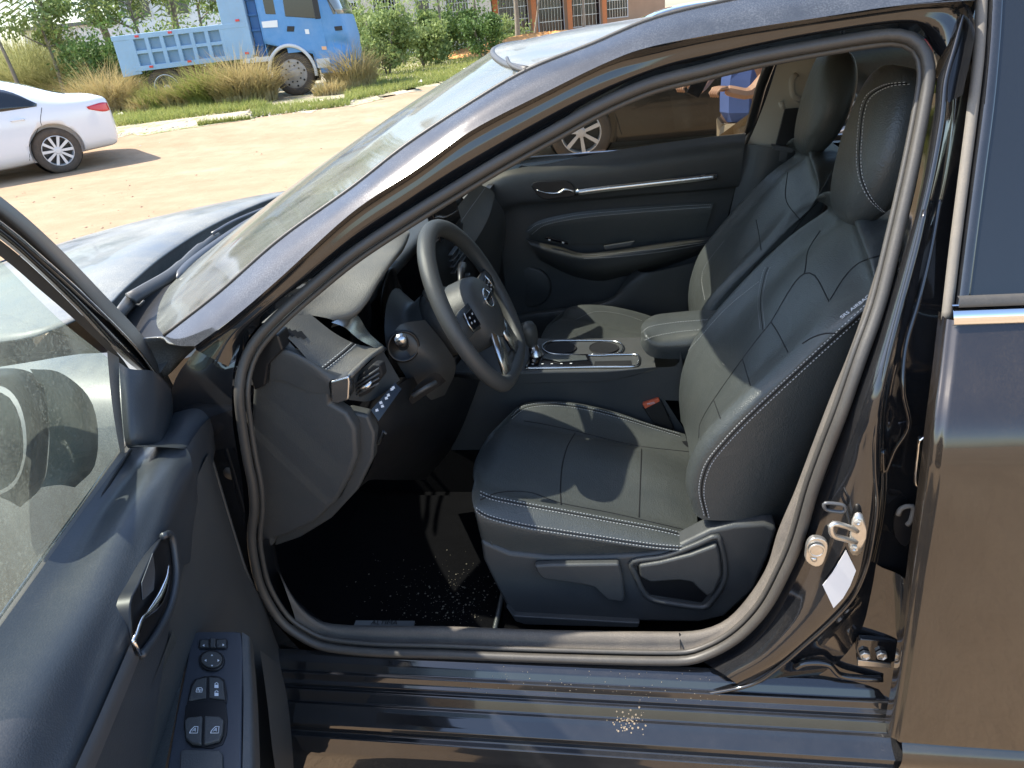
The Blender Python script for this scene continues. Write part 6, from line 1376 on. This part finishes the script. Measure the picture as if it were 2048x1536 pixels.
tpr('chassis', [(-3.9, .62), (1.0, .62), (1.0, .86), (-3.9, .86)], .55, .2, rust, truck)
tpr('chassis_rail', [(-3.9, .62), (1.0, .62), (1.0, .86), (-3.9, .86)], 1.45, .2, rust, truck)
tpr('fuel_tank', [(-2.4, .42), (-1.5, .42), (-1.5, .92), (-2.4, .92)], .12, .5, rust, truck, .06)
tpr('axle_box', [(-2.95, .40), (-2.6, .40), (-2.55, .98), (-3.0, .98)], .05, .3, rust, truck, .03)
for s in (-3.3, -4.3+1.0-.0): pass
for s in (-3.35,):
    for t, sg in ((.05, -1), (2.15, 1)): car_wheel(truck, TT(s, t, .50), tw*sg, .50, 0, tm=M['tyre'], wd=.5)

# ============================================================ PERSON standing by the dark sedan
def person(base, face):
    root = thing('person', 'person in a blue shirt and khaki trousers standing outside the passenger window', 'person', base)
    f = V((cos(face), sin(face), 0)); s = V((f.y, -f.x, 0))
    def q(a, b, z): return base+f*a+s*b+V((0, 0, z))
    def skin(name, verts, edges, rad, m, par):
        me = bpy.data.meshes.new(name); me.from_pydata([tuple(v) for v in verts], edges, []); o = link(name, me, m, par, False)
        md = o.modifiers.new('k', 'SKIN'); 
        for i, r in enumerate(rad): me.skin_vertices[0].data[i].radius = (r, r) if not isinstance(r, tuple) else r
        me.skin_vertices[0].data[0].use_root = True; o.modifiers.new('u', 'SUBSURF').render_levels = 1; return o
    sk = plain('skin', (.50, .30, .20), .5)
    vs = [q(0,0,.95), q(0,0,1.15), q(0,0,1.38), q(.01,0,1.5), q(.03,0,1.62), q(.02,0,1.72), q(0,.10,.88), q(.01,.11,.5), q(-.02,.11,.09), q(.12,.12,.04), q(0,-.10,.88), q(.02,-.11,.5), q(0,-.12,.09), q(.14,-.13,.04),
          q(0,.18,1.42), q(-.02,.24,1.15), q(.18,.18,1.02), q(.30,.12,1.06), q(0,-.18,1.42), q(-.02,-.24,1.15), q(.16,-.20,1.0), q(.28,-.14,1.04)]
    ed = [(0,1),(1,2),(2,3),(3,4),(4,5),(0,6),(6,7),(7,8),(8,9),(0,10),(10,11),(11,12),(12,13),(2,14),(14,15),(15,16),(16,17),(2,18),(18,19),(19,20),(20,21)]
    rd_ = [.12,.11,.13,.055,.085,.075,.085,.06,.045,.04,.085,.06,.045,.04,.06,.045,.035,.03,.06,.045,.035,.03]
    body = skin('body', vs, ed, rd_, sk, root)
    sv_ = [q(0, 0, .80), vs[1], vs[2], vs[14], vs[15], q(.06,.22,1.09), vs[18], vs[19], q(.05,-.22,1.08)]
    skin('shirt', sv_, [(0,1),(1,2),(2,3),(3,4),(4,5),(2,6),(6,7),(7,8)], [.165,.145,.155,.085,.065,.055,.085,.065,.055], plain('blue_shirt', (.08, .14, .38), .8), root)
    skin('trousers', [q(0,0,.96), q(0,.09,.80), vs[7], q(-.02,.11,.12), q(0,-.09,.80), vs[11], q(0,-.12,.12)], [(0,1),(1,2),(2,3),(0,4),(4,5),(5,6)], [.14,.10,.08,.07,.10,.08,.07], plain('khaki_trousers', (.24, .20, .14), .85), root)
    mb = MB()
    for hand, sg in ((vs[17], 1), (vs[21], -1)):
        for k in range(4):
            a = hand+s*sg*(-.03+.018*k)+V((0, 0, .01)); mb.tube([a, a+f*.045, a+f*.07+V((0, 0, -.02)), a+f*.06+V((0, 0, -.04))], [.010, .009, .008, .006], 6)
        mb.tube([hand, hand-s*sg*.035+f*.02, hand-s*sg*.045+f*.045+V((0, 0, .01))], [.011, .010, .007], 6)
    mb.build('fingers', sk, body, smooth=True)
    mb = MB(); c = q(.01, 0, 1.74); mb.lathe([(.0, .10), (.05, .09), (.085, .05), (.092, 0), (.085, -.04)], c, (0, 0, 1), 20); mb.build('hair', M['seamdark'], body, smooth=True)
    mb = MB(); mb.lathe([(0, .02), (.012, .01), (.014, -.01), (0, -.02)], q(.11, 0, 1.66), f, 8)
    for b in (-.03, .03): mb.lathe([(.011, 0), (.008, .006), (0, .008)], q(.10, b, 1.69), f, 10)
    mb.build('face', sk, body, smooth=True)
    return root
pp_ = person(GD(1500, 3.95), radians(215))
mb = MB(); hd = pp_.location+V((cos(radians(215)), sin(radians(215)), 0))*.33+V((0, 0, 1.08)); mb.box(hd, (.075, .012, .15), Matrix.Rotation(.5, 3, 'Y')); tag(mb.build('phone', M['screen'], None, bevel=.003), 'phone held in the hand of the person in the blue shirt', 'phone')
